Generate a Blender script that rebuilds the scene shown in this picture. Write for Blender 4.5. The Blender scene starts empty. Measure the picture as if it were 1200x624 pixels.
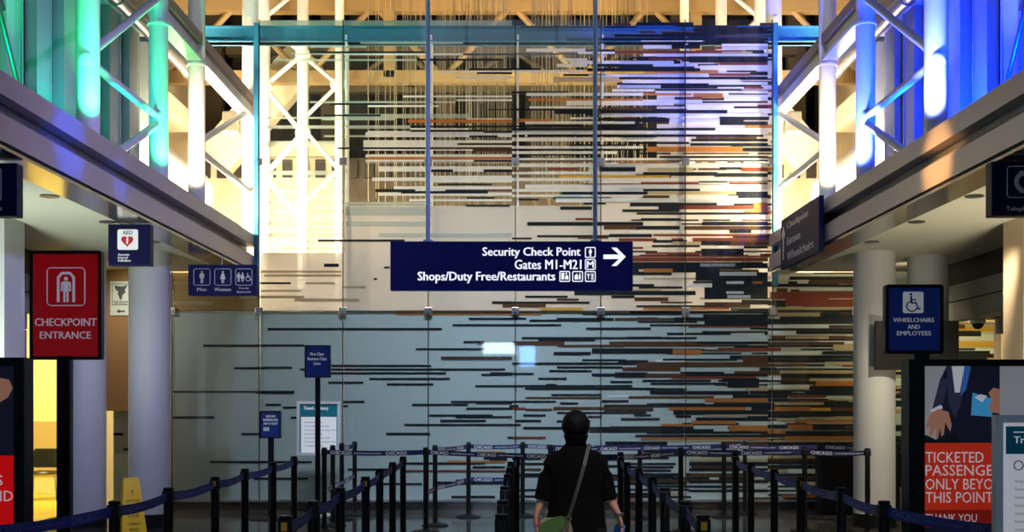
import bpy, bmesh, math, random
from mathutils import Vector, Matrix
PI = math.pi
random.seed(7)
SC = bpy.context.scene
COL = SC.collection

# ------------------------------------------------------------------ camera, light, exposure
F = 1400.0; EYE = 1.56; CX = 600.0; HY = 472.0          # focal length (px), eye height (m), vanishing point (px)
cam_d = bpy.data.cameras.new('camera'); cam = bpy.data.objects.new('camera', cam_d); COL.objects.link(cam)
cam.location = (0, 0, EYE); cam.rotation_euler = (PI/2, 0, 0)
cam_d.sensor_width = 36; cam_d.lens = 36*F/1200; cam_d.shift_y = (HY-312)/1200; cam_d.clip_end = 200
SC.camera = cam
SC.view_settings.view_transform = 'Standard'; SC.view_settings.look = 'None'
SC.view_settings.gamma = 1; SC.view_settings.use_curve_mapping = False
SC.view_settings.exposure = 0.0
SC.cycles.max_bounces = 8; SC.cycles.transparent_max_bounces = 24
SC.cycles.sample_clamp_indirect = 4

def srgb(r, g, b):
    f = lambda c: (c/255/12.92) if c/255 <= 0.04045 else ((c/255+0.055)/1.055)**2.4
    return (f(r), f(g), f(b), 1)

w = bpy.data.worlds.new('world'); SC.world = w; w.use_nodes = True
w.node_tree.nodes['Background'].inputs[0].default_value = (0.5, 0.55, 0.7, 1)
w.node_tree.nodes['Background'].inputs[1].default_value = 0.02

def aim(o, target):
    o.rotation_euler = (Vector(target)-Vector(o.location)).to_track_quat('-Z', 'Y').to_euler()
def area(name, loc, target, power, color, sx, sy=None):
    d = bpy.data.lights.new(name, 'AREA'); d.energy = power; d.color = color; d.size = sx
    d.shape = 'RECTANGLE'; d.size_y = sy or sx
    o = bpy.data.objects.new(name, d); COL.objects.link(o); o.location = loc; aim(o, target); return o
def spot(name, loc, target, power, color, ang=60, blend=0.6, r=0.06):
    d = bpy.data.lights.new(name, 'SPOT'); d.energy = power; d.color = color
    d.spot_size = math.radians(ang); d.spot_blend = blend; d.shadow_soft_size = r
    o = bpy.data.objects.new(name, d); COL.objects.link(o); o.location = loc; aim(o, target); return o
def point(name, loc, power, color, r=0.12):
    d = bpy.data.lights.new(name, 'POINT'); d.energy = power; d.color = color; d.shadow_soft_size = r
    o = bpy.data.objects.new(name, d); COL.objects.link(o); o.location = loc; return o

WARM = (1.0, 0.80, 0.52); AMB = (1.0, 0.62, 0.22); COOL = (0.62, 0.76, 1.0)
GRN = (0.0, 1.0, 0.36); TEAL = (0.0, 0.75, 0.75); BLU = (0.02, 0.16, 1.0)
# added unseen lights overhead, to brighten the glass wall, queue and gallery edges
for x, pw in ((-1.3, 2100), (0.3, 2100), (2.2, 1500)):
    spot('hall_fill', (x, 10.9, 9.7), (x*0.8, 17.2, 0.9), pw, (0.66, 0.80, 1.0), 44, 1.0, 0.25)
for x in (-2.4, 0.2, 2.6):
    spot('hall_fill', (x, 10.9, 9.7), (x, 17.2, 4.9), 330, (1.0, 0.86, 0.95), 58, 0.9, 0.25)
spot('queue_fill', (2.6, 2.5, 9.0), (0.4, 7.4, 1.0), 1700, (1.0, 0.9, 0.8), 16, 1.0, 0.2)  # added spot that brightens the walking person
spot('queue_fill', (0.0, 6.5, 9.4), (-4.0, 12.7, 0.5), 900, (1.0, 0.95, 0.85), 10, 1.0, 0.2)  # added spot that brightens the wet floor sign
spot('wall_fill', (-5.57, 15.95, 3.38), (-4.3, 17.2, 1.4), 60, (1.0, 0.86, 0.72), 140, 1.0, 0.03)  # added pair of spots warming the glass under the galleries
spot('wall_fill', (5.57, 15.95, 3.38), (4.1, 17.2, 1.4), 130, (1.0, 0.80, 0.52), 140, 1.0, 0.03)
area('hall_fill', (0, 2.0, 11.8), (0, 6.0, 0), 75, COOL, 5.0, 3.0)  # added soft fill over the whole hall
spot('violet_spill', (3.3, 7.0, 5.2), (-3.8, 11.5, 3.6), 1500, (0.42, 0.36, 1.0), 46, 1.0, 0.2)  # this and the next three: added spots that tint and streak the fascias
spot('blue_streak', (3.3, 8.5, 4.6), (-3.75, 10.0, 3.75), 4000, (0.0, 0.08, 1.0), 7, 0.8, 0.05)
spot('blue_streak', (3.3, 9.5, 4.6), (-3.75, 11.3, 3.65), 2500, (0.0, 0.08, 1.0), 4, 0.8, 0.05)
spot('amber_spill', (-3.3, 8.5, 4.6), (3.7, 10.4, 3.65), 9000, (1.0, 0.46, 0.12), 7, 0.9, 0.05)
# warm lamps behind the glass and on the upper galleries, all facing away from the hall
for s in (-1, 1):
    spot('gallery_lamp', (s*3.80, 14.0, 4.02), (s*3.92, 14.85, 4.8), 420, WARM, 55, 0.5, 0.1)
    area('gallery_lamp', (s*5.7, 16.0, 4.5), (s*4.6, 18.6, 5.2), 1700, WARM, 1.0)
    spot('gallery_lamp', (s*4.5, 16.6, 4.05), (s*3.92, 17.9, 5.0), 1100, WARM, 100, 0.5, 0.1)
    point('gallery_lamp', (s*4.9, 19.4, 4.6), 520, WARM, 0.3)
    spot('gallery_lamp', (s*4.3, 15.2, 4.05), (s*5.4, 16.8, 5.1), 900, WARM, 100, 0.6, 0.1)
    area('gallery_lamp', (s*4.3, 18.4, 4.3), (s*3.2, 20.6, 5.2), 200, WARM, 0.8)
area('back_hall_lamp', (0, 18.6, 0.9), (0, 22.5, 4.0), 260, (1, .72, .42), 6, 1.0)
area('back_hall_lamp', (0, 19.4, 8.6), (0, 21.5, 8.4), 60, AMB, 6, 0.5)
# coloured uplights at the feet of the truss posts
spot('green_uplight', (-3.72, 10.72, 3.99), (-3.90, 11.05, 5.4), 300, (0.03, 1.0, 0.36), 80)
spot('green_uplight', (-3.70, 12.95, 3.99), (-3.90, 13.25, 5.4), 300, (0.03, 1.0, 0.24), 80)
spot('teal_uplight', (-4.15, 11.9, 4.0), (-4.9, 12.9, 6.3), 150, (0, .55, .50), 130)
spot('teal_uplight', (-4.15, 9.6, 4.0), (-4.9, 10.5, 6.3), 130, (0, .85, .28), 130)
spot('teal_uplight', (-3.3, 14.2, 5.6), (-2.6, 17.2, 6.9), 350, (0.0, 0.7, 0.55), 55)
spot('blue_uplight', (3.72, 10.72, 3.99), (3.90, 11.05, 5.4), 1000, (0.12, 0.17, 1.0), 80)
spot('blue_uplight', (3.70, 12.95, 3.99), (3.90, 13.25, 5.4), 1000, (0.06, 0.11, 1.0), 80)
spot('blue_uplight', (4.15, 11.9, 4.0), (4.9, 12.9, 6.3), 900, (0, .035, 1.0), 130)
spot('blue_uplight', (4.15, 9.6, 4.0), (4.9, 10.5, 6.3), 800, (0, .03, 1.0), 130)
spot('blue_uplight', (3.3, 14.2, 5.6), (2.8, 17.2, 6.8), 900, (0, .08, 1.0), 62)
# added fill lights under the galleries for soffits and columns; side room lamps
spot('soffit_fill', (-5.0, 10.5, 0.5), (-5.0, 12.0, 3.4), 520, (0.9, 1.0, 0.8), 120, 1.0, 0.3)  # added upward pair that brightens the soffits
spot('soffit_fill', (5.0, 10.5, 0.5), (5.0, 12.0, 3.4), 480, (1.0, 0.88, 0.6), 120, 1.0, 0.3)
spot('column_fill', (-4.6, 11.8, 3.36), (-4.8, 15.0, 0.9), 110, (0.66, 0.74, 1.0), 60, 1.0)  # added pair that brightens the columns
spot('column_fill', (4.9, 11.8, 3.36), (4.7, 15.0, 0.6), 420, (1.0, 0.86, 0.62), 62, 1.0)
area('side_room_lamp', (-7.4, 18.2, 3.3), (-7.4, 18.6, 0.0), 170, (1.0, 0.84, 0.42), 1.2)
area('side_room_lamp', (6.35, 16.2, 2.6), (6.35, 16.9, 1.6), 30, (1.0, 0.78, 0.36), 0.5)

# ------------------------------------------------------------------ materials
MATS = {}
def mat(name, col, rough=0.5, metal=0.0, emit=None, es=0.0, bump=0.0, bscale=40, var=0.0, coat=0.0):
    m = bpy.data.materials.new(name); m.use_nodes = True; nt = m.node_tree
    b = nt.nodes['Principled BSDF']
    b.inputs['Base Color'].default_value = col; b.inputs['Roughness'].default_value = rough
    b.inputs['Metallic'].default_value = metal; b.inputs['Coat Weight'].default_value = coat
    b.inputs['Coat Roughness'].default_value = 0.05
    if emit: b.inputs['Emission Color'].default_value = emit; b.inputs['Emission Strength'].default_value = es
    tc = nt.nodes.new('ShaderNodeTexCoord')
    if var or bump:
        n = nt.nodes.new('ShaderNodeTexNoise'); n.inputs['Scale'].default_value = bscale; n.inputs['Detail'].default_value = 4
        nt.links.new(tc.outputs['Object'], n.inputs['Vector'])
        if var:
            mx = nt.nodes.new('ShaderNodeMixRGB'); mx.blend_type = 'MULTIPLY'; mx.inputs[0].default_value = var
            mx.inputs[1].default_value = col; nt.links.new(n.outputs['Fac'], mx.inputs[2]); nt.links.new(mx.outputs[0], b.inputs['Base Color'])
        if bump:
            bp = nt.nodes.new('ShaderNodeBump'); bp.inputs['Strength'].default_value = bump; bp.inputs['Distance'].default_value = 0.01
            nt.links.new(n.outputs['Fac'], bp.inputs['Height']); nt.links.new(bp.outputs[0], b.inputs['Normal'])
    MATS[name] = m; return m
def film(name, diff, trans, clear, tint=(1, 1, 1, 1), gloss=0.05):
    """coloured print on clear glass: part diffuse, part translucent, part clear"""
    m = bpy.data.materials.new(name); m.use_nodes = True; nt = m.node_tree
    for n in list(nt.nodes): nt.nodes.remove(n)
    N = nt.nodes.new; L = nt.links.new
    out = N('ShaderNodeOutputMaterial'); d = N('ShaderNodeBsdfDiffuse'); t = N('ShaderNodeBsdfTranslucent')
    tr = N('ShaderNodeBsdfTransparent'); g = N('ShaderNodeBsdfGlossy')
    d.inputs[0].default_value = diff; t.inputs[0].default_value = diff; tr.inputs[0].default_value = tint
    g.inputs['Roughness'].default_value = 0.03
    a = N('ShaderNodeMixShader'); a.inputs[0].default_value = trans; L(d.outputs[0], a.inputs[1]); L(t.outputs[0], a.inputs[2])
    b = N('ShaderNodeMixShader'); b.inputs[0].default_value = clear; L(a.outputs[0], b.inputs[1]); L(tr.outputs[0], b.inputs[2])
    c = N('ShaderNodeMixShader'); fr = N('ShaderNodeFresnel'); fr.inputs[0].default_value = 1.45
    ge = N('ShaderNodeNewGeometry'); iv = N('ShaderNodeMath'); iv.operation = 'SUBTRACT'; iv.inputs[0].default_value = 1.0; L(ge.outputs['Backfacing'], iv.inputs[1]); mu = N('ShaderNodeMath'); mu.operation = 'MULTIPLY'; L(fr.outputs[0], mu.inputs[0]); L(iv.outputs[0], mu.inputs[1]); L(mu.outputs[0], c.inputs[0]); L(b.outputs[0], c.inputs[1]); L(g.outputs[0], c.inputs[2]); L(c.outputs[0], out.inputs[0])
    MATS[name] = m; return m

mat('white_paint', (0.80, 0.79, 0.76, 1), 0.45)
mat('cream_wall', (0.72, 0.62, 0.45, 1), 0.7, var=0.15, bscale=3)
mat('brown_slats', (0.022, 0.016, 0.011, 1), 0.6)
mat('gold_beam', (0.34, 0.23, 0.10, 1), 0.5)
mat('column_paint', (0.52, 0.53, 0.55, 1), 0.55, bump=0.05, bscale=30)
mat('grey_wall', (0.36, 0.38, 0.42, 1), 0.6, var=0.1, bscale=8)
mat('grey_panel', (0.33, 0.34, 0.31, 1), 0.6)
mat('dark_slats', (0.030, 0.028, 0.022, 1), 0.6)
mat('soffit', (0.46, 0.46, 0.40, 1), 0.8, bump=0.15, bscale=120)
mat('fascia_metal', (0.42, 0.40, 0.45, 1), 0.38, 0.35, bump=0.03, bscale=2.5)
mat('fascia_dark', (0.10, 0.10, 0.115, 1), 0.35, 0.6)
mat('lip_metal', (0.5, 0.47, 0.4, 1), 0.15, 0.9)
mat('slat_paint', (0.34, 0.38, 0.38, 1), 0.5)
mat('black', (0.005, 0.005, 0.006, 1), 0.5)
mat('black_satin', (0.006, 0.006, 0.007, 1), 0.4)
for k in ('black', 'black_satin'): MATS[k].node_tree.nodes['Principled BSDF'].inputs['Specular IOR Level'].default_value = 0.25
mat('rubber', (0.01, 0.01, 0.01, 1), 0.8)
mat('steel', (0.42, 0.42, 0.43, 1), 0.3, 0.9)
mat('rod', (0.42, 0.62, 0.88, 1), 0.45)
mat('navy', srgb(6, 10, 56), 0.55)
mat('navy_deep', (0.0015, 0.002, 0.02, 1), 0.6, emit=srgb(6, 8, 60), es=0.7)  # faint glow put into the panel to hold its blue
mat('sign_blue', srgb(22, 44, 120), 0.25, emit=srgb(22, 44, 120), es=0.12, coat=0.5)
mat('sign_red', srgb(165, 14, 20), 0.22, emit=srgb(190, 16, 22), es=0.2, coat=0.6)
mat('white_lit', (0.9, 0.92, 1, 1), 0.5, emit=(0.86, 0.9, 1, 1), es=1.1)
mat('white_print', (0.78, 0.78, 0.78, 1), 0.5, emit=(1, 1, 1, 1), es=0.12)
mat('white_dim', (0.62, 0.64, 0.68, 1), 0.5)
mat('dark_print', (0.02, 0.03, 0.03, 1), 0.5)
mat('belt_blue', srgb(18, 26, 88), 0.6)
mat('belt_row', srgb(38, 54, 140), 0.6)
mat('belt_edge', srgb(90, 110, 190), 0.55)
mat('yellow_tag', srgb(235, 170, 20), 0.4)
mat('yellow_plastic', srgb(238, 200, 20), 0.35)
mat('room_yellow', (0.80, 0.72, 0.36, 1), 0.6)
mat('room_floor', (0.75, 0.55, 0.05, 1), 0.3)
mat('cream_wall_dim', (0.07, 0.05, 0.032, 1), 0.7, var=0.2, bscale=3)
mat('room_tan', (0.50, 0.38, 0.16, 1), 0.6)
mat('shelter_sign', srgb(190, 205, 190), 0.4, emit=srgb(190, 205, 190), es=0.08)
mat('tan_wall', srgb(150, 116, 70), 0.7)
mat('tan_pillar', (0.72, 0.55, 0.38, 1), 0.6)
mat('teal', srgb(16, 120, 140), 0.4)
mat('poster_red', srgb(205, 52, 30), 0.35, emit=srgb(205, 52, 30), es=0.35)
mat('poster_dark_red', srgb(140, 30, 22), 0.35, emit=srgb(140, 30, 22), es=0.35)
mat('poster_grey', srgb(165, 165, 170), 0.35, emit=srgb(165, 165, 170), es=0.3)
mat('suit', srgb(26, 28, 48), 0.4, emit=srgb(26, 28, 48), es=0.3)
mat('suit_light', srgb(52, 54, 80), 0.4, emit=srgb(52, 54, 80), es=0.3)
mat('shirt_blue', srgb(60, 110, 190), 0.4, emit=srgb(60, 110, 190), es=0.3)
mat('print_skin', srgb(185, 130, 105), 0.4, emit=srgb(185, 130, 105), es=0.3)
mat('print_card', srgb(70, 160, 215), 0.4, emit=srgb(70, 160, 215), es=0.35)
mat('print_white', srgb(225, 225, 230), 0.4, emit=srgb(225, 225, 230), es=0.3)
mat('red_screen', srgb(200, 14, 18), 0.3, emit=srgb(200, 12, 16), es=0.55)
mat('frame_white', (0.72, 0.73, 0.72, 1), 0.35, 0.2)
mat('plinth', (0.20, 0.185, 0.165, 1), 0.18, 0.8, bump=0.1, bscale=5, var=0.3)
mat('skin', (0.74, 0.37, 0.24, 1), 0.5)
mat('hair', (0.004, 0.0035, 0.004, 1), 0.7, bump=0.4, bscale=60)
mat('shirt', (0.0015, 0.0015, 0.0018, 1), 0.95, bump=0.3, bscale=25)
mat('trousers', (0.010, 0.010, 0.014, 1), 0.85)
mat('bag_green', srgb(84, 120, 52), 0.4, bump=0.1, bscale=30)
mat('bag_tan', srgb(150, 140, 110), 0.5)
mat('strap', srgb(70, 74, 66), 0.6)
mat('brass', (0.75, 0.6, 0.28, 1), 0.25, 1)
for k in ('shirt', 'hair', 'navy', 'navy_deep'): MATS[k].node_tree.nodes['Principled BSDF'].inputs['Specular IOR Level'].default_value = 0.2
mat('phone_blue', srgb(70, 130, 220), 0.3)
mat('phone_pink', srgb(190, 50, 110), 0.3)
mat('screen_glow', srgb(200, 225, 255), 0.3, emit=srgb(200, 225, 255), es=26)
mat('screen_blue', srgb(90, 160, 255), 0.3, emit=srgb(120, 180, 255), es=24)
mat('lamp_glow', (1, 0.9, 0.7, 1), 0.3, emit=(1, 0.88, 0.62, 1), es=14)
mat('chair_shell', (0.012, 0.013, 0.009, 1), 0.4)
mat('tube_metal', (0.6, 0.55, 0.4, 1), 0.25, 0.9)
mat('dome_black', (0.02, 0.02, 0.02, 1), 0.1)
mat('shaft_string', (0.30, 0.25, 0.17, 1), 0.5)
# glass and printed glass
film('clear_glass', (0.6, 0.65, 0.63, 1), 0.5, 0.99, (0.93, 0.97, 0.95, 1))
film('print_white_film', (0.84, 0.80, 0.82, 1), 0.40, 0.08)
film('print_grey_film', (0.55, 0.60, 0.58, 1), 0.5, 0.30)
film('frosted', (0.80, 0.72, 0.69, 1), 0.48, 0.20)
mat('beam_light_tint', (0.015, 0.14, 0.25, 1), 0.5)  # blue-green of the coloured lamps put into the base colour
mat('gold_beam_dim', (0.13, 0.095, 0.05, 1), 0.6)  # gold beam darkened in its colour to look less lit
mat('rail_brown', (0.26, 0.20, 0.17, 1), 0.5)
film('backing', (0.42, 0.45, 0.475, 1), 0.05, 0.0)
film('print_black', (0.010, 0.012, 0.018, 1), 0.0, 0.0)
film('print_brown', (0.10, 0.042, 0.022, 1), 0.2, 0.0)
film('print_red', (0.22, 0.045, 0.03, 1), 0.25, 0.0)
film('print_orange', (0.50, 0.17, 0.045, 1), 0.3, 0.0)
film('print_gold', (0.66, 0.36, 0.06, 1), 0.3, 0.0)
film('print_tan', (0.50, 0.38, 0.24, 1), 0.3, 0.05)
STR = dict(K='print_black', B='print_brown', R='print_red', O='print_orange', Y='print_gold', T='print_tan',
           W='print_white_film', G='print_grey_film')

# floor: polished dark tiles
def floor_mat():
    m = mat('floor_tiles', (0.12, 0.12, 0.12, 1), 0.12); nt = m.node_tree; b = nt.nodes['Principled BSDF']
    N = nt.nodes.new; L = nt.links.new
    tc = N('ShaderNodeTexCoord'); mp = N('ShaderNodeMapping'); L(tc.outputs['Object'], mp.inputs[0])
    br = N('ShaderNodeTexBrick'); br.offset = 0; br.inputs['Scale'].default_value = 1.0
    br.inputs['Color1'].default_value = (0.07, 0.068, 0.062, 1); br.inputs['Color2'].default_value = (0.10, 0.096, 0.088, 1)
    br.inputs['Mortar'].default_value = (0.05, 0.05, 0.05, 1); br.inputs['Mortar Size'].default_value = 0.006
    br.inputs['Brick Width'].default_value = 0.6; br.inputs['Row Height'].default_value = 0.6
    L(mp.outputs[0], br.inputs[0])
    n = N('ShaderNodeTexNoise'); n.inputs['Scale'].default_value = 60; L(tc.outputs['Object'], n.inputs[0])
    mx = N('ShaderNodeMixRGB'); mx.blend_type = 'MULTIPLY'; mx.inputs[0].default_value = 0.5
    L(br.outputs[0], mx.inputs[1]); L(n.outputs['Fac'], mx.inputs[2]); L(mx.outputs[0], b.inputs['Base Color'])
floor_mat()
def slat_mat():     # dark metal ceiling slats: fine vertical lines in two dark tones
    m = MATS['dark_slats']; nt = m.node_tree; b = nt.nodes['Principled BSDF']; N = nt.nodes.new; L = nt.links.new
    tc = N('ShaderNodeTexCoord'); wv = N('ShaderNodeTexWave'); wv.bands_direction = 'Y'; wv.inputs['Scale'].default_value = 4
    L(tc.outputs['Object'], wv.inputs[0]); cr = N('ShaderNodeValToRGB')
    cr.color_ramp.elements[0].color = (0.012, 0.012, 0.010, 1); cr.color_ramp.elements[1].color = (0.05, 0.046, 0.036, 1)
    L(wv.outputs['Color'], cr.inputs[0]); L(cr.outputs[0], b.inputs['Base Color'])
slat_mat()

# ------------------------------------------------------------------ mesh helpers
class MB:
    def __init__(s): s.bm = bmesh.new(); s.mats = []
    def mi(s, m):
        if m is None: return 0
        if m not in s.mats: s.mats.append(m)
        return s.mats.index(m)
    def _set(s, geom_faces, m):
        i = s.mi(m)
        for f in geom_faces: f.material_index = i
    def box(s, x0, x1, y0, y1, z0, z1, m=None, bevel=0):
        n0 = len(s.bm.faces)
        r = bmesh.ops.create_cube(s.bm, size=1)
        for v in r['verts']:
            v.co = Vector(((x0+x1)/2+v.co.x*(x1-x0), (y0+y1)/2+v.co.y*(y1-y0), (z0+z1)/2+v.co.z*(z1-z0)))
        if bevel:
            es = list({e for v in r['verts'] for e in v.link_edges})
            bmesh.ops.bevel(s.bm, geom=es, offset=bevel, segments=2, affect='EDGES', profile=0.5)
        s.bm.faces.ensure_lookup_table(); s._set(s.bm.faces[n0:] if not bevel else [f for f in s.bm.faces if f.index == -1 or f.index >= n0], m)
        s.bm.faces.index_update(); return s
    def poly(s, pts, y0, y1, m=None, flip=False):
        """outline in x,z extruded from y0 (front) to y1"""
        a = [s.bm.verts.new((p[0], y0, p[1])) for p in pts]; b = [s.bm.verts.new((p[0], y1, p[1])) for p in pts]
        n = len(pts); fs = [s.bm.faces.new(a), s.bm.faces.new(b[::-1])]
        for i in range(n): fs.append(s.bm.faces.new((a[i], b[i], b[(i+1) % n], a[(i+1) % n])))
        s._set(fs, m); return s
    def ring_frame(s, outer, inner, y0, y1, m=None):
        n = len(outer); V = lambda P, y: [s.bm.verts.new((p[0], y, p[1])) for p in P]
        a, b, c, d = V(outer, y0), V(inner, y0), V(outer, y1), V(inner, y1); fs = []
        for i in range(n):
            j = (i+1) % n
            fs += [s.bm.faces.new((a[i], a[j], b[j], b[i])), s.bm.faces.new((c[j], c[i], d[i], d[j])),
                   s.bm.faces.new((a[j], a[i], c[i], c[j])), s.bm.faces.new((b[i], b[j], d[j], d[i]))]
        s._set(fs, m); return s
    def tube(s, p, q, r, r2=None, n=16, m=None, caps=True):
        p, q = Vector(p), Vector(q); d = q-p; L = d.length
        if r2 is None: r2 = r
        rot = d.to_track_quat('Z', 'Y').to_matrix().to_4x4(); fs0 = len(s.bm.faces)
        res = bmesh.ops.create_cone(s.bm, cap_ends=caps, segments=n, radius1=r, radius2=r2, depth=L,
                                    matrix=Matrix.Translation((p+q)/2) @ rot)
        s.bm.faces.ensure_lookup_table(); s._set(s.bm.faces[fs0:], m); return s
    def loft(s, rings, m=None, n=20, cap=True):
        """rings: (center, rx, ry[, axis_x, axis_y])"""
        R = []
        for rg in rings:
            c = Vector(rg[0]); ax = Vector(rg[3]) if len(rg) > 3 else Vector((1, 0, 0)); ay = Vector(rg[4]) if len(rg) > 4 else Vector((0, 1, 0))
            R.append([s.bm.verts.new(c+ax*rg[1]*math.cos(2*PI*i/n)+ay*rg[2]*math.sin(2*PI*i/n)) for i in range(n)])
        fs = []
        for a, b in zip(R, R[1:]):
            for i in range(n): fs.append(s.bm.faces.new((a[i], a[(i+1) % n], b[(i+1) % n], b[i])))
        if cap: fs += [s.bm.faces.new(R[0][::-1]), s.bm.faces.new(R[-1])]
        s._set(fs, m); return s
    def pipe(s, pts, r, m=None, n=10):
        rings = []; pts = [Vector(p) for p in pts]
        for i, p in enumerate(pts):
            t = (pts[min(i+1, len(pts)-1)]-pts[max(i-1, 0)]).normalized()
            up = Vector((0, 0, 1)) if abs(t.z) < 0.9 else Vector((0, 1, 0))
            ax = t.cross(up).normalized(); ay = ax.cross(t).normalized()
            rr = r[i] if isinstance(r, (list, tuple)) else r
            rings.append((p, rr, rr, ax, ay))
        return s.loft(rings, m, n)
    def sphere(s, c, r, m=None, sx=1, sy=1, sz=1, u=20, v=14):
        f0 = len(s.bm.faces)
        bmesh.ops.create_uvsphere(s.bm, u_segments=u, v_segments=v, radius=r, matrix=Matrix.Translation(c) @ Matrix.Diagonal((sx, sy, sz, 1)))
        s.bm.faces.ensure_lookup_table(); s._set(s.bm.faces[f0:], m); return s
    def lathe(s, prof, c=(0, 0, 0), m=None, n=28):
        R = [[s.bm.verts.new((c[0]+r*math.cos(2*PI*i/n), c[1]+r*math.sin(2*PI*i/n), c[2]+z)) for i in range(n)] for r, z in prof]
        fs = [s.bm.faces.new((a[i], a[(i+1) % n], b[(i+1) % n], b[i])) for a, b in zip(R, R[1:]) for i in range(n)]
        fs += [s.bm.faces.new(R[0][::-1]), s.bm.faces.new(R[-1])]
        s._set(fs, m); return s
    def build(s, name, parent=None, default='black', smooth=False, loc=None, kind=None):
        me = bpy.data.meshes.new(name)
        bmesh.ops.recalc_face_normals(s.bm, faces=s.bm.faces[:])
        if smooth:
            for f in s.bm.faces: f.smooth = True
        s.bm.to_mesh(me); s.bm.free()
        for k in (s.mats or [default]): me.materials.append(MATS[k])
        if smooth:
            try: me.set_sharp_from_angle(angle=math.radians(40))
            except Exception: pass
        o = bpy.data.objects.new(name, me); COL.objects.link(o)
        if parent: o.parent = parent
        if loc: o.location = loc
        if kind: o['kind'] = kind
        return o
def empty(name, loc, label=None, cat=None, group=None, rz=0, kind=None):
    o = bpy.data.objects.new(name, None); COL.objects.link(o); o.location = loc; o.rotation_euler = (0, 0, rz)
    o.empty_display_size = 0.1
    return tag(o, label, cat, group, kind)
def tag(o, label=None, cat=None, group=None, kind=None):
    if label: o['label'] = label
    if cat: o['category'] = cat
    if group: o['group'] = group
    if kind: o['kind'] = kind
    return o
def copy_tree(o, parent=None):
    c = o.copy(); COL.objects.link(c); c.parent = parent
    for ch in [x for x in list(COL.objects) if x.parent == o]: copy_tree(ch, c)
    return c
def P(px, py, Y): return Vector(((px-CX)*Y/F, Y, EYE-(py-HY)*Y/F))

_tc = {}
def text_mesh(body, bold):
    """mesh geometry of a line of lettering: verts (x,z), faces; normalised to its own bounding box"""
    k = (body, bold)
    if k in _tc: return _tc[k]
    cu = bpy.data.curves.new('t', 'FONT'); cu.body = body; cu.resolution_u = 2; cu.fill_mode = 'FRONT'
    o = bpy.data.objects.new('t', cu); COL.objects.link(o)
    me = bpy.data.meshes.new_from_object(o.evaluated_get(bpy.context.evaluated_depsgraph_get()))
    vs = [(v.co.x, v.co.y) for v in me.vertices]; fs = [tuple(p.vertices) for p in me.polygons]
    bpy.data.objects.remove(o); bpy.data.curves.remove(cu); bpy.data.meshes.remove(me)
    x0 = min(v[0] for v in vs); x1 = max(v[0] for v in vs); y0 = min(v[1] for v in vs); y1 = max(v[1] for v in vs)
    _tc[k] = ([((x-x0), (y-y0)) for x, y in vs], fs, x1-x0, y1-y0); return _tc[k]
def lettering(mb, body, x0, x1, z0, z1, y, m, bold=0.02):
    """writes a line filling the box x0..x1, z0..z1 on the plane y"""
    vs, fs, w, h = text_mesh(body, 0); i = mb.mi(m); e = (z1-z0)*bold*0.9 if bold > 0.012 else 0
    for n_, dx in enumerate((-e, 0, e) if e else (0,)):
        V = [mb.bm.verts.new((x0+e+dx+a/w*(x1-x0-2*e), y-n_*0.0001, z0+b/h*(z1-z0))) for a, b in vs]
        for f in fs:
            try: nf = mb.bm.faces.new([V[k] for k in f]); nf.material_index = i
            except ValueError: pass
def rrect(x0, x1, z0, z1, r, n=4):
    pts = []
    for cx, cz, a in ((x1-r, z1-r, 0), (x0+r, z1-r, PI/2), (x0+r, z0+r, PI), (x1-r, z0+r, 1.5*PI)):
        for i in range(n+1): t = a+PI/2*i/n; pts.append((cx+r*math.cos(t), cz+r*math.sin(t)))
    return pts
def circ(cx, cz, r, n=16): return [(cx+r*math.cos(2*PI*i/n), cz+r*math.sin(2*PI*i/n)) for i in range(n)]
def icon_frame(mb, cx, cz, s, y, m, wd=None, t=0.003):
    wd = wd or s*0.05
    mb.ring_frame(rrect(cx-s/2, cx+s/2, cz-s/2, cz+s/2, s*.12), rrect(cx-s/2+wd, cx+s/2-wd, cz-s/2+wd, cz+s/2-wd, s*.08), y-t, y, m)
def icon_person(mb, cx, cz, h, y, m, skirt=False, t=0.003):
    """standing pictogram, height h, centred"""
    z0 = cz-h/2; S = lambda pts: [(cx+a*h, z0+b*h) for a, b in pts]
    mb.poly([(cx+a, z0+0.91*h+b) for a, b in [(p[0], p[1]) for p in circ(0, 0, 0.08*h)]], y-t, y, m)
    if skirt:
        mb.poly(S([(-.10, .80), (.10, .80), (.22, .34), (.10, .34), (.10, 0), (.02, 0), (.02, .34), (-.02, .34), (-.02, 0), (-.10, 0), (-.10, .34), (-.22, .34)]), y-t, y, m)
    else:
        mb.poly(S([(-.13, .80), (.13, .80), (.19, .74), (.19, .42), (.13, .42), (.12, .68), (.10, .68), (.10, 0), (.02, 0), (.02, .40), (-.02, .40), (-.02, 0), (-.10, 0), (-.10, .68), (-.12, .68), (-.13, .42), (-.19, .42), (-.19, .74)]), y-t, y, m)
def icon_wheelchair(mb, cx, cz, h, y, m, t=0.003):
    S = lambda pts: [(cx+a*h, cz+b*h) for a, b in pts]
    mb.poly(S([(p[0]-.12, p[1]+.42) for p in circ(0, 0, .07)]), y-t, y, m)
    mb.poly(S([(-.16, .33), (-.06, .33), (-.05, .17), (.14, .17), (.14, .10), (-.05, .10), (-.05, .02), (.17, .02), (.28, -.30), (.38, -.26), (.38, -.34), (.25, -.40), (.12, -.06), (-.14, -.06)]), y-t, y, m)
    a0, a1 = math.radians(110), math.radians(345); o = []; q = []
    for i in range(15):
        a = a0+(a1-a0)*i/14; o.append((-.07+.30*math.cos(a), -.20+.30*math.sin(a))); q.append((-.07+.235*math.cos(a), -.20+.235*math.sin(a)))
    for i in range(14): mb.poly(S([o[i], o[i+1], q[i+1], q[i]]), y-t, y, m)
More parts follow.
